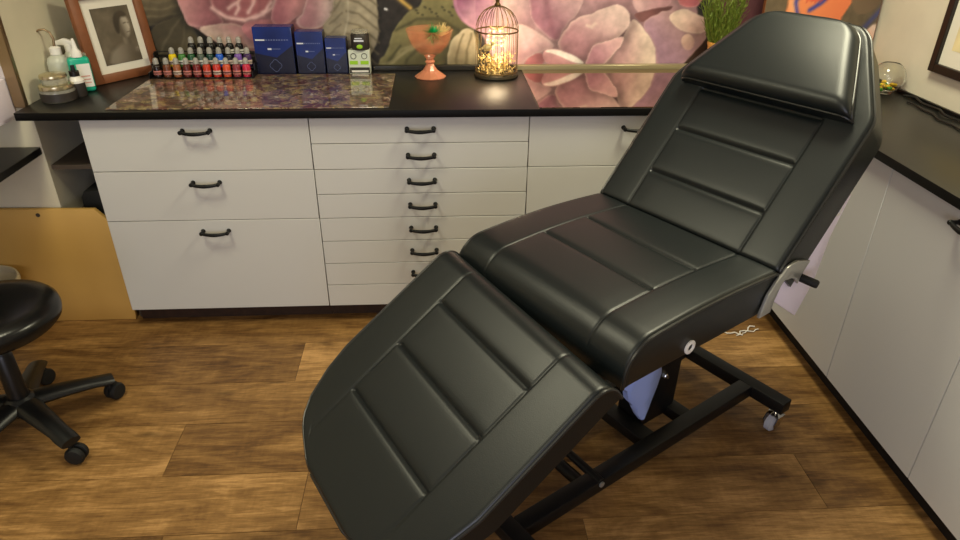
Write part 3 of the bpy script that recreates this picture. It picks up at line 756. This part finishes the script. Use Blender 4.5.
# bucket behind the stool
t = thing('waste_bucket', 'pale translucent plastic bucket in front of the brown board behind the stool', 'bucket', (-.497, -.086, 0))
bm = B(); lathe(bm, [(0, .002), (.095, .002), (.105, .01), (.132, .255), (.129, .255), (.101, .012), (0, .008)], (-.497, -.086, 0), 40); obj('body', bm, 'bucket_white', t)
bm = B(); lathe(bm, [(.131, .252), (.138, .252), (.140, .262), (.137, .276), (.131, .276), (.131, .252)], (-.497, -.086, 0), 40); obj('rim', bm, 'bucket_white', t)

# ------------------------------------------------------------------ things on the worktop: left cluster
def lathe_thing(name, label, cat, c, parts, group=None):
    t = thing(name, label, cat, c, group=group)
    for pn, prof, m, lb in parts:
        bm = B(); lathe(bm, prof, c, 28); obj(pn, bm, m, t, label=lb)
    return t
Z = ZT
c = (-.116, .142, Z)
lathe_thing('cosmetic_jar', 'wide clear jar with a dark label and silver-gold lid, beneath the smaller tin', 'jar', c, [
    ('jar_body', [(0, 0), (.052, 0), (.058, .004), (.059, .036), (.056, .044), (0, .044)], 'jar_clear', None),
    ('jar_label', [(.0592, .005), (.0598, .005), (.0598, .034), (.0592, .034)], 'label_dark', None),
    ('jar_lid', [(0, .0442), (.057, .0442), (.058, .048), (.057, .058), (.05, .061), (0, .061)], 'gold_lid', None)])
lathe_thing('lidded_tin', 'small low tin with a silvery lid stacked on the wide clear jar', 'tin', (c[0]-.004, c[1]+.004, Z+.0612), [
    ('tin_body', [(0, 0), (.042, 0), (.044, .004), (.044, .020), (0, .020)], 'jar_clear', None),
    ('tin_lid', [(0, .0202), (.045, .0202), (.046, .024), (.044, .032), (.03, .036), (0, .037)], 'gold_lid', None)])
lathe_thing('dropper_bottle', 'small black bottle with white shoulder and black cap beside the stacked jars', 'bottle', (-.070, .200, Z), [
    ('bottle_body', [(0, 0), (.025, 0), (.027, .003), (.027, .05), (0, .05)], 'label_dark', None),
    ('shoulder', [(.027, .0502), (.027, .058), (.017, .07), (.015, .074), (0, .074)], 'white_plastic', None),
    ('cap', [(0, .0742), (.017, .0742), (.017, .092), (.008, .094), (.007, .112), (0, .113)], 'black_plastic', None)])
t = thing('pump_bottle', 'teal green bottle with white nozzle and white label before the photo frame', 'bottle', (-.078, .268, Z), .5)
def R2(px, py, a, c): return Matrix.Translation(Vector(c)) @ Matrix.Rotation(a, 4, 'Z')
T_ = ROOTM['pump_bottle']
bm = B(); box(bm, -.037, .037, -.022, .022, 0, .128, .012, 4, T_); obj('bottle_body', bm, 'teal', t)
bm = B(); box(bm, -.012, .033, -.0231, -.0224, .02, .105, 0, 1, T_); lb = obj('front_label', bm, 'white_plastic', t)
bm = B()
for k in range(3): box(bm, -.004, .026, -.0236, -.0232, .034+.012*k, .038+.012*k, 0, 1, T_)
obj('label_print', bm, 'label_pink', lb)
bm = B(); lathe(bm, [(0, .1282), (.019, .1282), (.018, .146), (.010, .158), (.007, .182), (.004, .194), (0, .195)], (0, 0, 0), 20, T_); obj('nozzle', bm, 'white_plastic', t)
c = (-.158, .285, Z)
t = thing('wash_bottle', 'translucent squeeze wash bottle with a bent grey tube at the back left', 'bottle', c)
bm = B(); lathe(bm, [(0, 0), (.036, 0), (.040, .004), (.040, .105), (.034, .122), (.018, .134), (0, .134)], c, 28); obj('bottle_body', bm, 'translucent_white', t)
bm = B(); lathe(bm, [(0, .1342), (.020, .1342), (.020, .158), (.010, .164), (0, .164)], c, 24); obj('cap', bm, 'white_plastic', t)
bm = B(); tube(bm, [(c[0], c[1], Z+.163), (c[0]+.004, c[1], Z+.19), (c[0]-.003, c[1], Z+.212), (c[0]-.018, c[1]-.004, Z+.224), (c[0]-.036, c[1]-.008, Z+.222), (c[0]-.05, c[1]-.012, Z+.212)], [.005, .0045, .004, .004, .0035, .003], 10); obj('bent_tube', bm, 'brushed_steel', t)
c = (-.152, .375, Z)
t = thing('trigger_bottle', 'white spray bottle with a pale spout pointing left, behind the wash bottle', 'bottle', c)
bm = B(); lathe(bm, [(0, 0), (.030, 0), (.033, .004), (.033, .10), (.016, .125), (0, .125)], c, 24); obj('bottle_body', bm, 'translucent_white', t)
bm = B(); prism(bm, [(c[0]-.062, c[1]-.01, Z+.150), (c[0]+.02, c[1]-.01, Z+.150), (c[0]+.024, c[1]-.01, Z+.165), (c[0]-.012, c[1]-.01, Z+.176), (c[0]-.062, c[1]-.01, Z+.160)], (0, .02, 0), .003); lathe(bm, [(0, .1252), (.015, .1252), (.015, .151), (0, .151)], c, 18); obj('spray_head', bm, 'white_plastic', t)
c = (-.088, .335, Z)
t = thing('small_vial', 'small dark bottle with grey cap between the teal bottle and the photo frame', 'bottle', c)
bm = B(); lathe(bm, [(0, 0), (.017, 0), (.019, .003), (.019, .09), (.012, .10), (0, .10)], c, 20); obj('bottle_body', bm, 'black_plastic', t)
bm = B(); lathe(bm, [(0, .1002), (.012, .1002), (.012, .125), (.008, .13), (0, .13)], c, 18); obj('cap', bm, 'jar_clear', t)

# photo frame, standing turned in the corner and leaning back
ev = Vector((.145, .207, 0)).normalized(); b0 = Vector((-.064, .368, Z)) - ev*.030; nv = Vector((ev.y, -ev.x, 0)); la = math.radians(7)
uv = (Vector((0, 0, 1))*math.cos(la) - nv*math.sin(la)); fv = ev.cross(uv)
fv = fv if fv.dot(nv) > 0 else -fv
FT = Matrix(((ev.x, uv.x, fv.x, b0.x), (ev.y, uv.y, fv.y, b0.y), (ev.z, uv.z, fv.z, b0.z), (0, 0, 0, 1)))
fr = thing('photo_frame', 'walnut brown picture frame with white mount holding a sepia portrait photograph', 'picture', b0)
FW_, FH_ = .298, .342
for nm, q in (('frame_side', (0, .04, 0, FH_)), ('frame_side', (FW_-.034, FW_, 0, FH_)), ('frame_rail', (.0402, FW_-.0342, 0, .033)), ('frame_rail', (.0402, FW_-.0342, FH_-.033, FH_))):
    bm = B(); box(bm, q[0], q[1], q[2], q[3], -.012, .014, .003, 2, FT); obj(nm, bm, 'frame_walnut', fr)
bm = B(); box(bm, .028, FW_-.028, .029, FH_-.029, -.008, .000, 0, 1, FT); obj('mount', bm, 'mat_board', fr, False)
def portrait(U, V):
    x, y = U*100, (1-V)*135
    cv = Canvas(x, y, (98, 88, 74)); n = fbm(x, y, .03, 5)
    cv.c *= (1-.25*np.clip((x-20)/90, 0, 1)*0 + .16*n)[:, None]
    cv.petal([(8, 140), (20, 108), (44, 94), (62, 88), (82, 92), (98, 104), (106, 140)], (128, 118, 104), (92, 82, 70), (30, 110), (96, 110), soft=5)
    cv.petal([(62, 92), (64, 70), (80, 70), (84, 94)], (118, 108, 94), (84, 75, 64), (64, 80), (84, 80), soft=3)
    cv.petal([(58, 48), (60, 28), (72, 20), (86, 24), (92, 40), (90, 58), (82, 74), (72, 78), (63, 70)], (88, 78, 66), (168, 158, 142), (62, 50), (84, 46), soft=3)
    cv.petal([(50, 62), (50, 30), (62, 14), (80, 10), (92, 22), (84, 28), (72, 26), (64, 44), (60, 66)], (56, 49, 42), (68, 60, 50), (50, 40), (84, 16), soft=3)
    cv.line([(76, 42), (82, 41)], (70, 62, 52), 1.6, .7); cv.line([(87, 42), (90, 42)], (80, 70, 60), 1.4, .6); cv.line([(85, 44), (88, 54)], (188, 178, 162), 1.6, .7); cv.line([(79, 64), (87, 63)], (96, 82, 72), 1.5, .7)
    return np.clip(cv.c, 0, 255)
color_grid('photograph', 60, 80, lambda u, v: FT @ Vector((.076+.160*u, .062+.212*v, .0012)), portrait, M['photo_attr'], fr)

# ink bottles on a tiered rack
rk = thing('bottle_rack', 'black three-tier rack holding rows of small ink bottles', 'rack', (.31, .50, Z+.004))
RX0, RX1 = .105, .512
TY = [(.436, .478), (.480, .522), (.524, .566)]; TZ = [.008, .040, .074]
for (ya, yb), tz in zip(TY, TZ):
    z = Z+.004 if ya < .51 else Z
    bm = B(); box(bm, RX0, RX1, ya, yb, Z+tz-.003, Z+tz, .0008, 1); sh = obj('tier', bm, 'black_plastic', rk)
    bm = B(); tube(bm, [(RX0, ya+.001, Z+tz+.02), (RX1, ya+.001, Z+tz+.02)], .0016, 6); obj('guard_wire', bm, 'black_metal', sh)
for x in (RX0, RX1):
    bm = B(); xx = x-.004 if x == RX0 else x
    prism(bm, [(xx, .434, Z+.0045), (xx, .508, Z+.0045), (xx, .568, Z+.0045), (xx, .568, Z+.09), (xx, .524, Z+.09), (xx, .52, Z+.055), (xx, .48, Z+.055), (xx, .476, Z+.03), (xx, .434, Z+.03)], (.004, 0, 0)); obj('side_panel', bm, 'black_plastic', rk, False)
INK = {}
def ink(n, rgb):
    if n not in INK: INK[n] = mat('ink_'+n, rgb, .22, trans=.1)
    return INK[n]
mat('ink_cap', (196, 192, 184), .25, trans=.45); mat('ink_cap_dark', (34, 33, 34), .3); mat('ink_label', (214, 190, 176), .55)
def make_ink():
    t = thing('ink_bottle', '', 'ink bottle', (0, 0, 0), group=None)
    bm = B(); lathe(bm, [(0, 0), (.0145, 0), (.016, .0015), (.016, .040), (.0135, .047), (.0075, .051), (0, .051)], seg=16); obj('bottle_body', bm, 'black_plastic', t)
    bm = B(); lathe(bm, [(.0161, .010), (.0165, .010), (.0165, .026), (.0161, .026)], seg=16); obj('bottle_label', bm, 'ink_label', t)
    bm = B(); lathe(bm, [(0, .0512), (.0112, .0512), (.0108, .066), (.0085, .072), (.004, .0755), (0, .0765)], seg=14); obj('bottle_cap', bm, 'ink_cap', t)
    return t
proto = make_ink(); used = False
ORD = ['first', 'second', 'third', 'fourth', 'fifth', 'sixth', 'seventh', 'eighth', 'ninth', 'tenth']
def place_ink(x, y, z, col, rgb, label, capm, lab):
    global used
    if not used: r = proto; used = True; ch = list(proto.children)
    else:
        r = proto.copy(); C.objects.link(r); ch = []
        for k in list(proto.children):
            d = k.copy(); C.objects.link(d); d.parent = r; ch.append(d)
    r.location = (x, y, z); r['label'] = label; r['group'] = 'ink bottles in the rack'
    for d in ch:
        s = d.material_slots[0]; s.link = 'OBJECT'
        s.material = ink(col, rgb) if 'body' in d.name else (M[capm] if 'cap' in d.name else M[lab])
mat('ink_label_white', (226, 222, 212), .55); mat('ink_label_pink', (206, 128, 120), .55); mat('ink_label_dark', (58, 52, 50), .55)
front = [('black', (36, 24, 22)), ('brown', (112, 62, 40)), ('tan', (156, 92, 58)), ('maroon', (96, 34, 30)), ('wine', (116, 34, 36)), ('vermilion', (196, 60, 38)), ('scarlet', (200, 52, 44)), ('orange', (214, 84, 50)), ('rose', (140, 56, 66)), ('crimson', (206, 44, 76))]
for i, (n, rgb) in enumerate(front):
    place_ink(.130+.0397*i, .458, Z+.0081, n, rgb, '%s ink bottle, %s in the front row of the rack from the left' % (n, ORD[i]), 'ink_cap', ('ink_label_pink', 'ink_label_pink', 'ink_label', 'ink_label_pink')[i % 4])
mid = [('yellow', (238, 206, 20)), ('green', (70, 130, 60)), ('bottle green', (30, 84, 48)), ('grey', (84, 96, 84)), ('teal', (24, 62, 54)), ('blue', (44, 100, 214)), ('charcoal', (30, 32, 40)), ('violet', (128, 92, 176)), ('plum', (70, 44, 96))]
for i, (n, rgb) in enumerate(mid):
    place_ink(.185+.0377*i, .502, Z+.0401, n, rgb, '%s ink bottle, %s in the middle row of the rack' % (n, ORD[i]), 'ink_cap', ('ink_label', 'ink_label_white')[i % 2])
    if n in ('yellow', 'blue', 'violet', 'green'):
        pass
for i in range(6):
    place_ink(.255+.0385*i, .546, Z+.0741, 'blackish', (26, 25, 26), 'black ink bottle, %s from left in the raised rear row of the rack' % ORD[i], 'ink_cap', 'ink_label_dark' if i < 4 else 'ink_label_white')

# blue boxes
def carton(x0, x1, y, dep, h, label, lean=0, skew=0):
    t = thing('product_box', label, 'box', ((x0+x1)/2, y+dep/2, Z), skew)
    T_ = ROOTM[t.name]; w = (x1-x0)/2; d = dep/2
    bm = B(); box(bm, -w, w, -d, d, 0, h, .0015, 1, T_); o = obj('carton', bm, 'blue_box', t)
    bm = B(); box(bm, -w*.9, -w*.42, -d-.0006, -d-.0001, h*.715, h*.745, 0, 1, T_); obj('bold_print', bm, 'print_white', o)
    bm = B()
    for k in range(9): box(bm, -w*.38+k*w*.135, -w*.38+k*w*.135+w*.09, -d-.0006, -d-.0001, h*.718, h*.742, 0, 1, T_)
    box(bm, -w*.1, w*.34, -d-.0006, -d-.0001, h*.535, h*.55, 0, 1, T_); obj('fine_print', bm, 'print_grey', o)
    bm = B(); box(bm, -w*.32, -w*.12, -d-.0006, -d-.0001, h*.525, h*.56, 0, 1, T_); obj('small_mark', bm, 'print_white', o)
    bm = B(); pts = []
    for k in range(24):
        a = 2*PI*k/24; q = 1+.12*math.cos(4*a); pts.append(T_ @ Vector((w*.28*math.cos(a)*q, -d-.0004, h*.19+w*.28*math.sin(a)*q)))
    tube(bm, pts, .0009, 5, closed=True); obj('outline_mark', bm, 'print_grey', o)
    bm = B(); prism(bm, [T_ @ Vector(p) for p in ((-w+.0008, -d-.0003, .001), (w-.0008, -d-.0003, .001), (w-.0008, -d-.0003, h*.62), (w*.1, -d-.0003, h*.36), (-w+.0008, -d-.0003, h*.46))], T_.to_3x3() @ Vector((0, .0003, 0))); obj('navy_panel', bm, 'blue_box_navy', o, False)
    bm = B(); box(bm, w+.0001, w+.0007, -d+.001, d-.001, .001, h-.001, 0, 1, T_); obj('side_face', bm, 'blue_box_dark', o, False)
carton(.514, .672, .522, .068, .191, 'tallest of the three dark blue cartons, next to the ink bottles')
carton(.683, .796, .522, .062, .172, 'middle-sized dark blue carton between the tall carton and the small carton')
carton(.803, .889, .524, .056, .146, 'smallest dark blue carton, next to the white and lime box')
t = thing('lime_box', 'small white carton with lime green print at the right of the blue cartons', 'box', (.937, .543, Z))
bm = B(); box(bm, .892+.004, .984, .520, .568, 0+Z, Z+.098, .0015, 1); o = obj('carton', bm, 'paper_pale', t)
bm = B()
for cx in (.917, .962): 
    box(bm, cx-.017, cx+.017, .5194, .5199, Z+.040, Z+.055, 0)
obj('lime_print', bm, 'lime', o)
bm = B()
for cx in (.917, .962): tube(bm, [(cx+.011*math.cos(a*PI/8), .5196, Z+.074+.011*math.sin(a*PI/8)) for a in range(16)], .0014, 5, closed=True)
box(bm, .898, .982, .5194, .5199, Z+.004, Z+.028, 0); obj('dark_print', bm, 'label_dark', o)
bm = B(); box(bm, .906, .976, .5188, .5193, Z+.008, Z+.016, 0); obj('pale_strip', bm, 'white_plastic', o)
c = (.947, .545, Z+.0985)
t = thing('lime_jar', 'dark grey jar with a lime green dot standing on the white and lime carton', 'jar', c)
bm = B(); lathe(bm, [(0, 0), (.034, 0), (.038, .006), (.038, .058), (.033, .066), (0, .066)], c, 28); o = obj('jar_body', bm, 'label_dark', t)
bm = B(); ball(bm, (c[0], c[1]-.038, c[2]+.016), .011, 2, (1.2, .15, .8)); obj('lime_dot', bm, 'lime', o)
bm = B(); box(bm, c[0]-.022, c[0]+.018, c[1]-.0400, c[1]-.0385, c[2]+.036, c[2]+.043, 0); box(bm, c[0]-.018, c[0]+.012, c[1]-.0400, c[1]-.0385, c[2]+.047, c[2]+.051, 0); obj('pale_print', bm, 'print_white', o)
bm = B(); lathe(bm, [(0, .0662), (.036, .0662), (.036, .076), (.03, .079), (0, .079)], c, 28); obj('jar_lid', bm, 'jar_clear', t)

# goblet with green and gold decoration
c = (1.237, .462, Z)
t = thing('glass_goblet', 'amber pink cut-glass goblet on a wide foot, left of the birdcage', 'goblet', c)
bm = B(); lathe(bm, [(0, 0), (.064, 0), (.066, .004), (.058, .010), (.030, .030), (.018, .048), (.015, .056)], c, 12); obj('foot', bm, 'orange_glass_thick', t, False)
bm = B(); lathe(bm, [(.015, .0562), (.021, .064), (.014, .072), (.020, .082), (.024, .088)], c, 12); obj('stem', bm, 'orange_glass_thick', t, False)
bm = B(); prof = [(.024, .0882), (.050, .102), (.074, .128), (.088, .160), (.097, .192), (.095, .194), (.085, .162), (.070, .131), (.046, .107), (0, .096)]
lathe(bm, prof, c, 16); obj('bowl', bm, 'orange_glass', t, False)
cc = Vector((c[0]+.014, c[1]-.016, Z+.174))
bm = B()
for k in range(170):
    v = Vector((random.gauss(0, 1), random.gauss(0, 1), random.gauss(0, 1))).normalized(); r = .05*random.uniform(.75, 1.05); q = v.cross(Vector((.3, .5, .8))).normalized()*.0035
    a_, b_, d_ = bm.verts.new(cc+q), bm.verts.new(cc-q), bm.verts.new(cc+v*r); bm.faces.new((a_, b_, d_))
tag(obj('tinsel_ball', bm, 'green_tinsel', smooth=False), 'spiky green tinsel ball inside the amber goblet', 'decoration')
bm = B(); cc = Vector((c[0]+.042, c[1]+.032, Z+.156))
for k in range(46):
    v = Vector((random.uniform(-.2, .75), random.uniform(0, .5), random.uniform(.1, 1))).normalized(); r = random.uniform(.035, .062)
    tube(bm, [cc+v*.006, cc+v*r], [.0014, .0007], 5)
tag(obj('gold_twigs', bm, 'gold_straw'), 'tuft of gold twigs at the right side of the goblet', 'decoration')

# birdcage lantern
c = Vector((1.514, .480, Z)); CR = .087
cg = thing('birdcage_lantern', 'lit wire birdcage lantern with a domed top on the back worktop', 'lantern', c)
bm = B(); lathe(bm, [(0, .001), (.090, .001), (.093, .004), (.092, .012), (.086, .015), (0, .015)], c, 40); obj('base', bm, 'cage_base', cg)
for z in (.022, .183):
    bm = B(); tube(bm, [c+Vector((CR*math.cos(2*PI*k/40), CR*math.sin(2*PI*k/40), z)) for k in range(40)], .0032, 8, closed=True); obj('hoop', bm, 'cage_wire', cg)
for k in range(22):
    a = 2*PI*(k+.35)/22; d = Vector((math.cos(a), math.sin(a), 0)); p = [c+d*CR+Vector((0, 0, .012)), c+d*CR+Vector((0, 0, .1)), c+d*CR+Vector((0, 0, .183))]
    for i in range(1, 9):
        b_ = i/8*PI/2; p.append(c+d*(CR*math.cos(b_)*.98+.003)+Vector((0, 0, .183+.096*math.sin(b_))))
    bm = B(); tube(bm, p, .00125, 5); obj('cage_bar', bm, 'cage_wire', cg)
bm = B(); lathe(bm, [(0, .276), (.012, .276), (.013, .284), (.007, .292), (.009, .302), (0, .306)], c, 16)
tube(bm, [c+Vector((.020*math.cos(2*PI*k/20), 0, .325+.020*math.sin(2*PI*k/20))) for k in range(20)], .0025, 8, closed=True); obj('top_finial', bm, 'cage_wire', cg)
def leafy(bm, p, d, ln, w):
    d = Vector(d).normalized(); s_ = d.cross(Vector((.2, .3, 1))).normalized(); p = Vector(p); n = d.cross(s_)
    a_, b_, e_, f_ = bm.verts.new(p), bm.verts.new(p+d*ln*.5+s_*w+n*w*.4), bm.verts.new(p+d*ln), bm.verts.new(p+d*ln*.5-s_*w+n*w*.4)
    bm.faces.new((a_, b_, e_)); bm.faces.new((a_, e_, f_))
bm = B()
for k in range(560):
    r = CR*.86*math.sqrt(random.random()); a = random.uniform(0, 2*PI); z = .016+random.random()**1.5*(.05+.03*(r/CR))
    leafy(bm, c+Vector((r*math.cos(a), r*math.sin(a), z)), (random.uniform(-1, 1), random.uniform(-1, 1), random.uniform(-.1, 1)), .016, .004)
for v in bm.verts:
    dx, dy = v.co.x-c.x, v.co.y-c.y; r = math.hypot(dx, dy)
    if r > CR*.95: v.co.x = c.x+dx*CR*.95/r; v.co.y = c.y+dy*CR*.95/r
    v.co.z = max(v.co.z, Z+.0155)
o = obj('gold_filler', bm, 'gold_straw', smooth=False); tag(o, 'gold shredded filler heaped in the bottom of the birdcage', 'filler'); o['kind'] = 'stuff'
lt = thing('fairy_lights', 'string of tiny warm lights glowing inside the birdcage', 'lights', c+Vector((0, 0, .115)))
bm = B(); p = [c+Vector((.038*math.cos(k*.8)*(1-.2*math.sin(k)), .038*math.sin(k*.8), .115+.0024*k)) for k in range(30)]
tube(bm, p, .0009, 5); obj('light_wire', bm, 'gold_straw', lt)
for k in range(1, 30, 2):
    bm = B(); ball(bm, p[k], .0042, 1); obj('bulb', bm, 'fairy_bulb', lt)
for (x, y, z, sc, lab, nm) in ((.0, -.02, .195, 1, 'gold butterfly ornament in the dome of the birdcage', 'gold_butterfly'), (-.040, -.045, .125, .8, 'gold bird ornament perched low at the left of the birdcage', 'gold_bird')):
    bm = B(); q = c+Vector((x, y, z))
    if 'butterfly' in nm:
        for sg in (-1, 1):
            leafy(bm, q, (sg, -.1, .35), .04, .013); leafy(bm, q, (sg*.9, -.1, -.25), .03, .010)
        ball(bm, q, .006, 1, (.6, .6, 2))
    else:
        ball(bm, q, .016, 2, (1.3, .9, .9)); ball(bm, q+Vector((.02, 0, .014)), .009, 2); tube(bm, [q+Vector((-.015, 0, 0)), q+Vector((-.036, 0, -.008))], [.006, .002], 6); tube(bm, [q+Vector((.028, 0, .014)), q+Vector((.036, 0, .012))], [.003, .0006], 6)
        tube(bm, [q+Vector((0, 0, .012)), q+Vector((.012, .012, .06))], .0012, 5)
    tag(obj(nm, bm, 'gold_straw'), lab, 'ornament')

# potted plant behind the chair
c = (2.455, .48, Z+.0045)
t = thing('potted_plant', 'bushy green plant in a small gold pot behind the headrest', 'plant', c)
bm = B(); lathe(bm, [(0, 0), (.036, 0), (.046, .115), (.049, .122), (.049, .132), (.044, .132), (.041, .115), (0, .112)], c, 20); obj('pot', bm, 'pot_gold', t)
bm = B()
for k in range(150):
    a = random.uniform(0, 2*PI); r = .04*math.sqrt(random.random()); p = Vector((c[0]+r*math.cos(a), c[1]+r*math.sin(a), Z+.115))
    d = Vector((math.cos(a)*random.uniform(.1, .42), math.sin(a)*random.uniform(.05, .3), 1)).normalized(); ln = random.uniform(.08, .25)
    for i in range(7):
        q = p + d*ln*(.3+.7*i/6); leafy(bm, q, d+Vector((random.uniform(-.9, .9), random.uniform(-.9, .9), .2)), .028, .003)
    tube(bm, [p, p+d*ln*.5, p+d*ln], .0009, 3)
for v in bm.verts: v.co.y = min(v.co.y, .585)
o = obj('foliage', bm, 'grass_leaf', t, smooth=False)

# painting behind the chair
pt_ = thing('painting', 'orange figure painting with blue lines standing behind the headrest in the corner', 'picture', (2.84, .42, Z))
ln_ = .03
bm = B(); prism(bm, [(2.60, .42, Z+.0005), (3.088, .42, Z+.0005), (3.088, .45, Z+.0005+.52), (2.60, .45, Z+.0005+.52)], (0, .018, .001)); obj('backing_board', bm, 'frame_walnut', pt_, False)
def painting(U, V):
    x, y = 2.60+.488*U, (1-V)*.52      # metres from the top
    X = (x-2.60)*1000; Y = V*520
    n = fbm(X, Y, .012, 4); n2 = fbm(X, Y, .04, 8)
    cv = Canvas(X+n*8, Y+n*8, (98, 84, 66)); cv.c *= (1+.12*n2)[:, None]
    cv.petal([(92, -20), (90, 540), (366, 540), (362, 300), (330, 240), (300, -20)], (232, 138, 88), (222, 120, 76), (100, 300), (360, 300), soft=3, it=0)
    cv.petal([(92, 540), (118, 380), (150, 255), (92, 230)], (238, 160, 112), (240, 170, 120), (92, 300), (150, 300), soft=3)
    for P in ([(150, 560), (142, 380), (128, 300), (150, 220)], [(300, 560), (280, 420), (248, 310), (190, 270)], [(268, 520), (262, 380), (232, 300)]):
        cv.line(P, (58, 66, 150), 9, 1)
    for k in range(9): cv.line([(150+12*k, 360-6*(k % 3)), (170+10*k, 300+8*(k % 2)), (190+9*k, 340)], (200, 70, 58), 3, .7)
    cv.line([(150, 318), (220, 345), (270, 330)], (190, 60, 54), 6, .6)
    cv.petal([(330, 540), (346, 300), (420, 240), (500, 300), (500, 540)], (112, 92, 72), (92, 74, 58), (350, 300), (490, 420), soft=3)
    cv.petal([(400, 60), (430, 170), (500, 240), (500, 60)], (226, 150, 116), (214, 190, 178), (420, 120), (490, 220), soft=3)
    cv.line([(380, 60), (430, 190), (500, 280)], (62, 66, 120), 12, .8)
    return np.clip(cv.c, 0, 255)
color_grid('painted_face', 70, 76, lambda u, v: (2.602+.484*u, .419+.03*v, Z+.002+.517*v), painting, M['art_attr'], pt_)

# glass bowl with sweets
c = (3.024, .165, Z)
t = thing('glass_bowl', 'round clear glass fishbowl on the right worktop beside the backrest', 'bowl', c)
R_ = .062; prof = [(0, .001), (.026, .001)]
for i in range(3, 15): a = -PI/2+PI*i/17; prof.append((R_*math.cos(a), .061+R_*math.sin(a)))
inn = [(r-.0025, z+.001) for r, z in prof[::-1][:-2]]
bm = B(); lathe(bm, prof+inn+[(0, .006)], c, 36); obj('bowl', bm, 'clear_glass', t)
for k in range(16):
    a = k*2.4; r = .036*math.sqrt((k+.5)/16); z = .018+.010*(k % 2)+.004*(k % 3)
    bm = B(); ball(bm, (c[0]+r*math.cos(a), c[1]+r*math.sin(a), Z+z), .0095, 2, (1.1, .9, .7))
    col = 'yellow' if k % 3 else 'green'
    tag(obj('wrapped_sweet', bm, 'candy_'+col), '%s wrapped sweet among the others lying in the glass fishbowl' % col, 'sweet', '%s sweets in the glass bowl' % col)
# cables along the right wall
bm = B(); p = []
for i in range(60):
    y = .10-.026*i; p.append((3.066+.010*math.sin(i*.42)+.008*math.sin(i*1.1), y, Z+.006+.005*max(0, math.sin(i*.9))))
tube(bm, p, .0045, 8); tag(obj('power_cable', bm, 'cable_black'), 'black cable trailing along the right worktop at the wall, thicker one', 'cable')
bm = B(); p = []
for i in range(60):
    y = .02-.026*i; p.append((3.018+.014*math.sin(i*.33+1)+.006*math.sin(i*1.3), y, Z+.0035+.0005*math.sin(i)))
tube(bm, p, .0028, 8); tag(obj('power_cable', bm, 'cable_black'), 'thin black cable lying in waves in front of the thicker wall cable', 'cable')
bm = B(); box(bm, 3.088, 3.0985, -1.6, .40, Z, Z+.014, .002, 1); tag(obj('upstand_rail', bm, 'black_plastic'), 'black rail between the right worktop and the beige wall', 'rail')

# picture on the right wall
t = thing('wall_picture', 'black framed picture hanging on the beige right wall, cut by the photo edge', 'picture', (3.085, -.2, 1.027))
y1, y0, z0, z1 = .034, -.44, 1.027, 1.62; x0, x1 = 3.076, 3.0985
for nm, q in (('frame_side', (y1-.03, y1, z0, z1)), ('frame_side', (y0, y0+.03, z0, z1)), ('frame_rail', (y0+.0301, y1-.0301, z0, z0+.03)), ('frame_rail', (y0+.0301, y1-.0301, z1-.03, z1))):
    bm = B(); box(bm, x0, x1, q[0], q[1], q[2], q[3], .0015, 1); obj(nm, bm, 'frame_black', t)
bm = B(); box(bm, 3.09, 3.096, y0+.028, y1-.028, z0+.028, z1-.028); obj('mount', bm, 'mat_board', t, False)
def pale_art(U, V):
    X, Y = U*100, V*130
    cv = Canvas(X, Y, (222, 206, 160)); n = fbm(X, Y, .05, 2)
    cv.petal([(14, 20), (60, 12), (90, 40), (84, 100), (40, 120), (10, 80)], (214, 184, 92), (206, 170, 96), (20, 20), (80, 110), soft=4)
    cv.c *= (1+.06*n)[:, None]; return np.clip(cv.c, 0, 255)
color_grid('print', 30, 40, lambda u, v: (3.0892, y1-.075-.34*u, z0+.085+.43*v), pale_art, M['art_attr'], t)

# ------------------------------------------------------------------ lights
def area(name, loc, size, power, col, rot=(0, 0, 0), sy=None):
    l = bpy.data.lights.new(name, 'AREA'); l.energy = power; l.color = col; l.size = size
    if sy: l.shape = 'RECTANGLE'; l.size_y = sy
    o = bpy.data.objects.new(name, l); C.objects.link(o); o.location = loc; o.rotation_euler = rot; return o
WARM = (1, .95, .67)
area('ceiling_lamp', (2.25, -.5, 2.44), .5, 24, WARM)
area('ceiling_lamp', (.15, -.95, 2.44), .5, 14, WARM)
area('ceiling_lamp', (.7, -2.9, 2.44), .7, 7, WARM)
area('cool_fill', (.8, -4.1, 1.1), 1.8, 22, (.80, .82, 1), (PI/2, 0, 0), 1.3)  # added cool fill from behind the camera, lifts the lower cabinet fronts
l = bpy.data.lights.new('cage_glow', 'POINT'); l.energy = 1.0; l.color = (1, .78, .48); l.shadow_soft_size = .05
o = bpy.data.objects.new('cage_glow', l); C.objects.link(o); o.location = (1.514, .47, Z+.12)

w = bpy.data.worlds.new('world'); bpy.context.scene.world = w; w.use_nodes = True
w.node_tree.nodes['Background'].inputs[0].default_value = (.5, .45, .4, 1); w.node_tree.nodes['Background'].inputs[1].default_value = .3
vs = bpy.context.scene.view_settings
vs.view_transform = 'Standard'; vs.look = 'None'; vs.exposure = .6; vs.gamma = 1; vs.use_curve_mapping = False
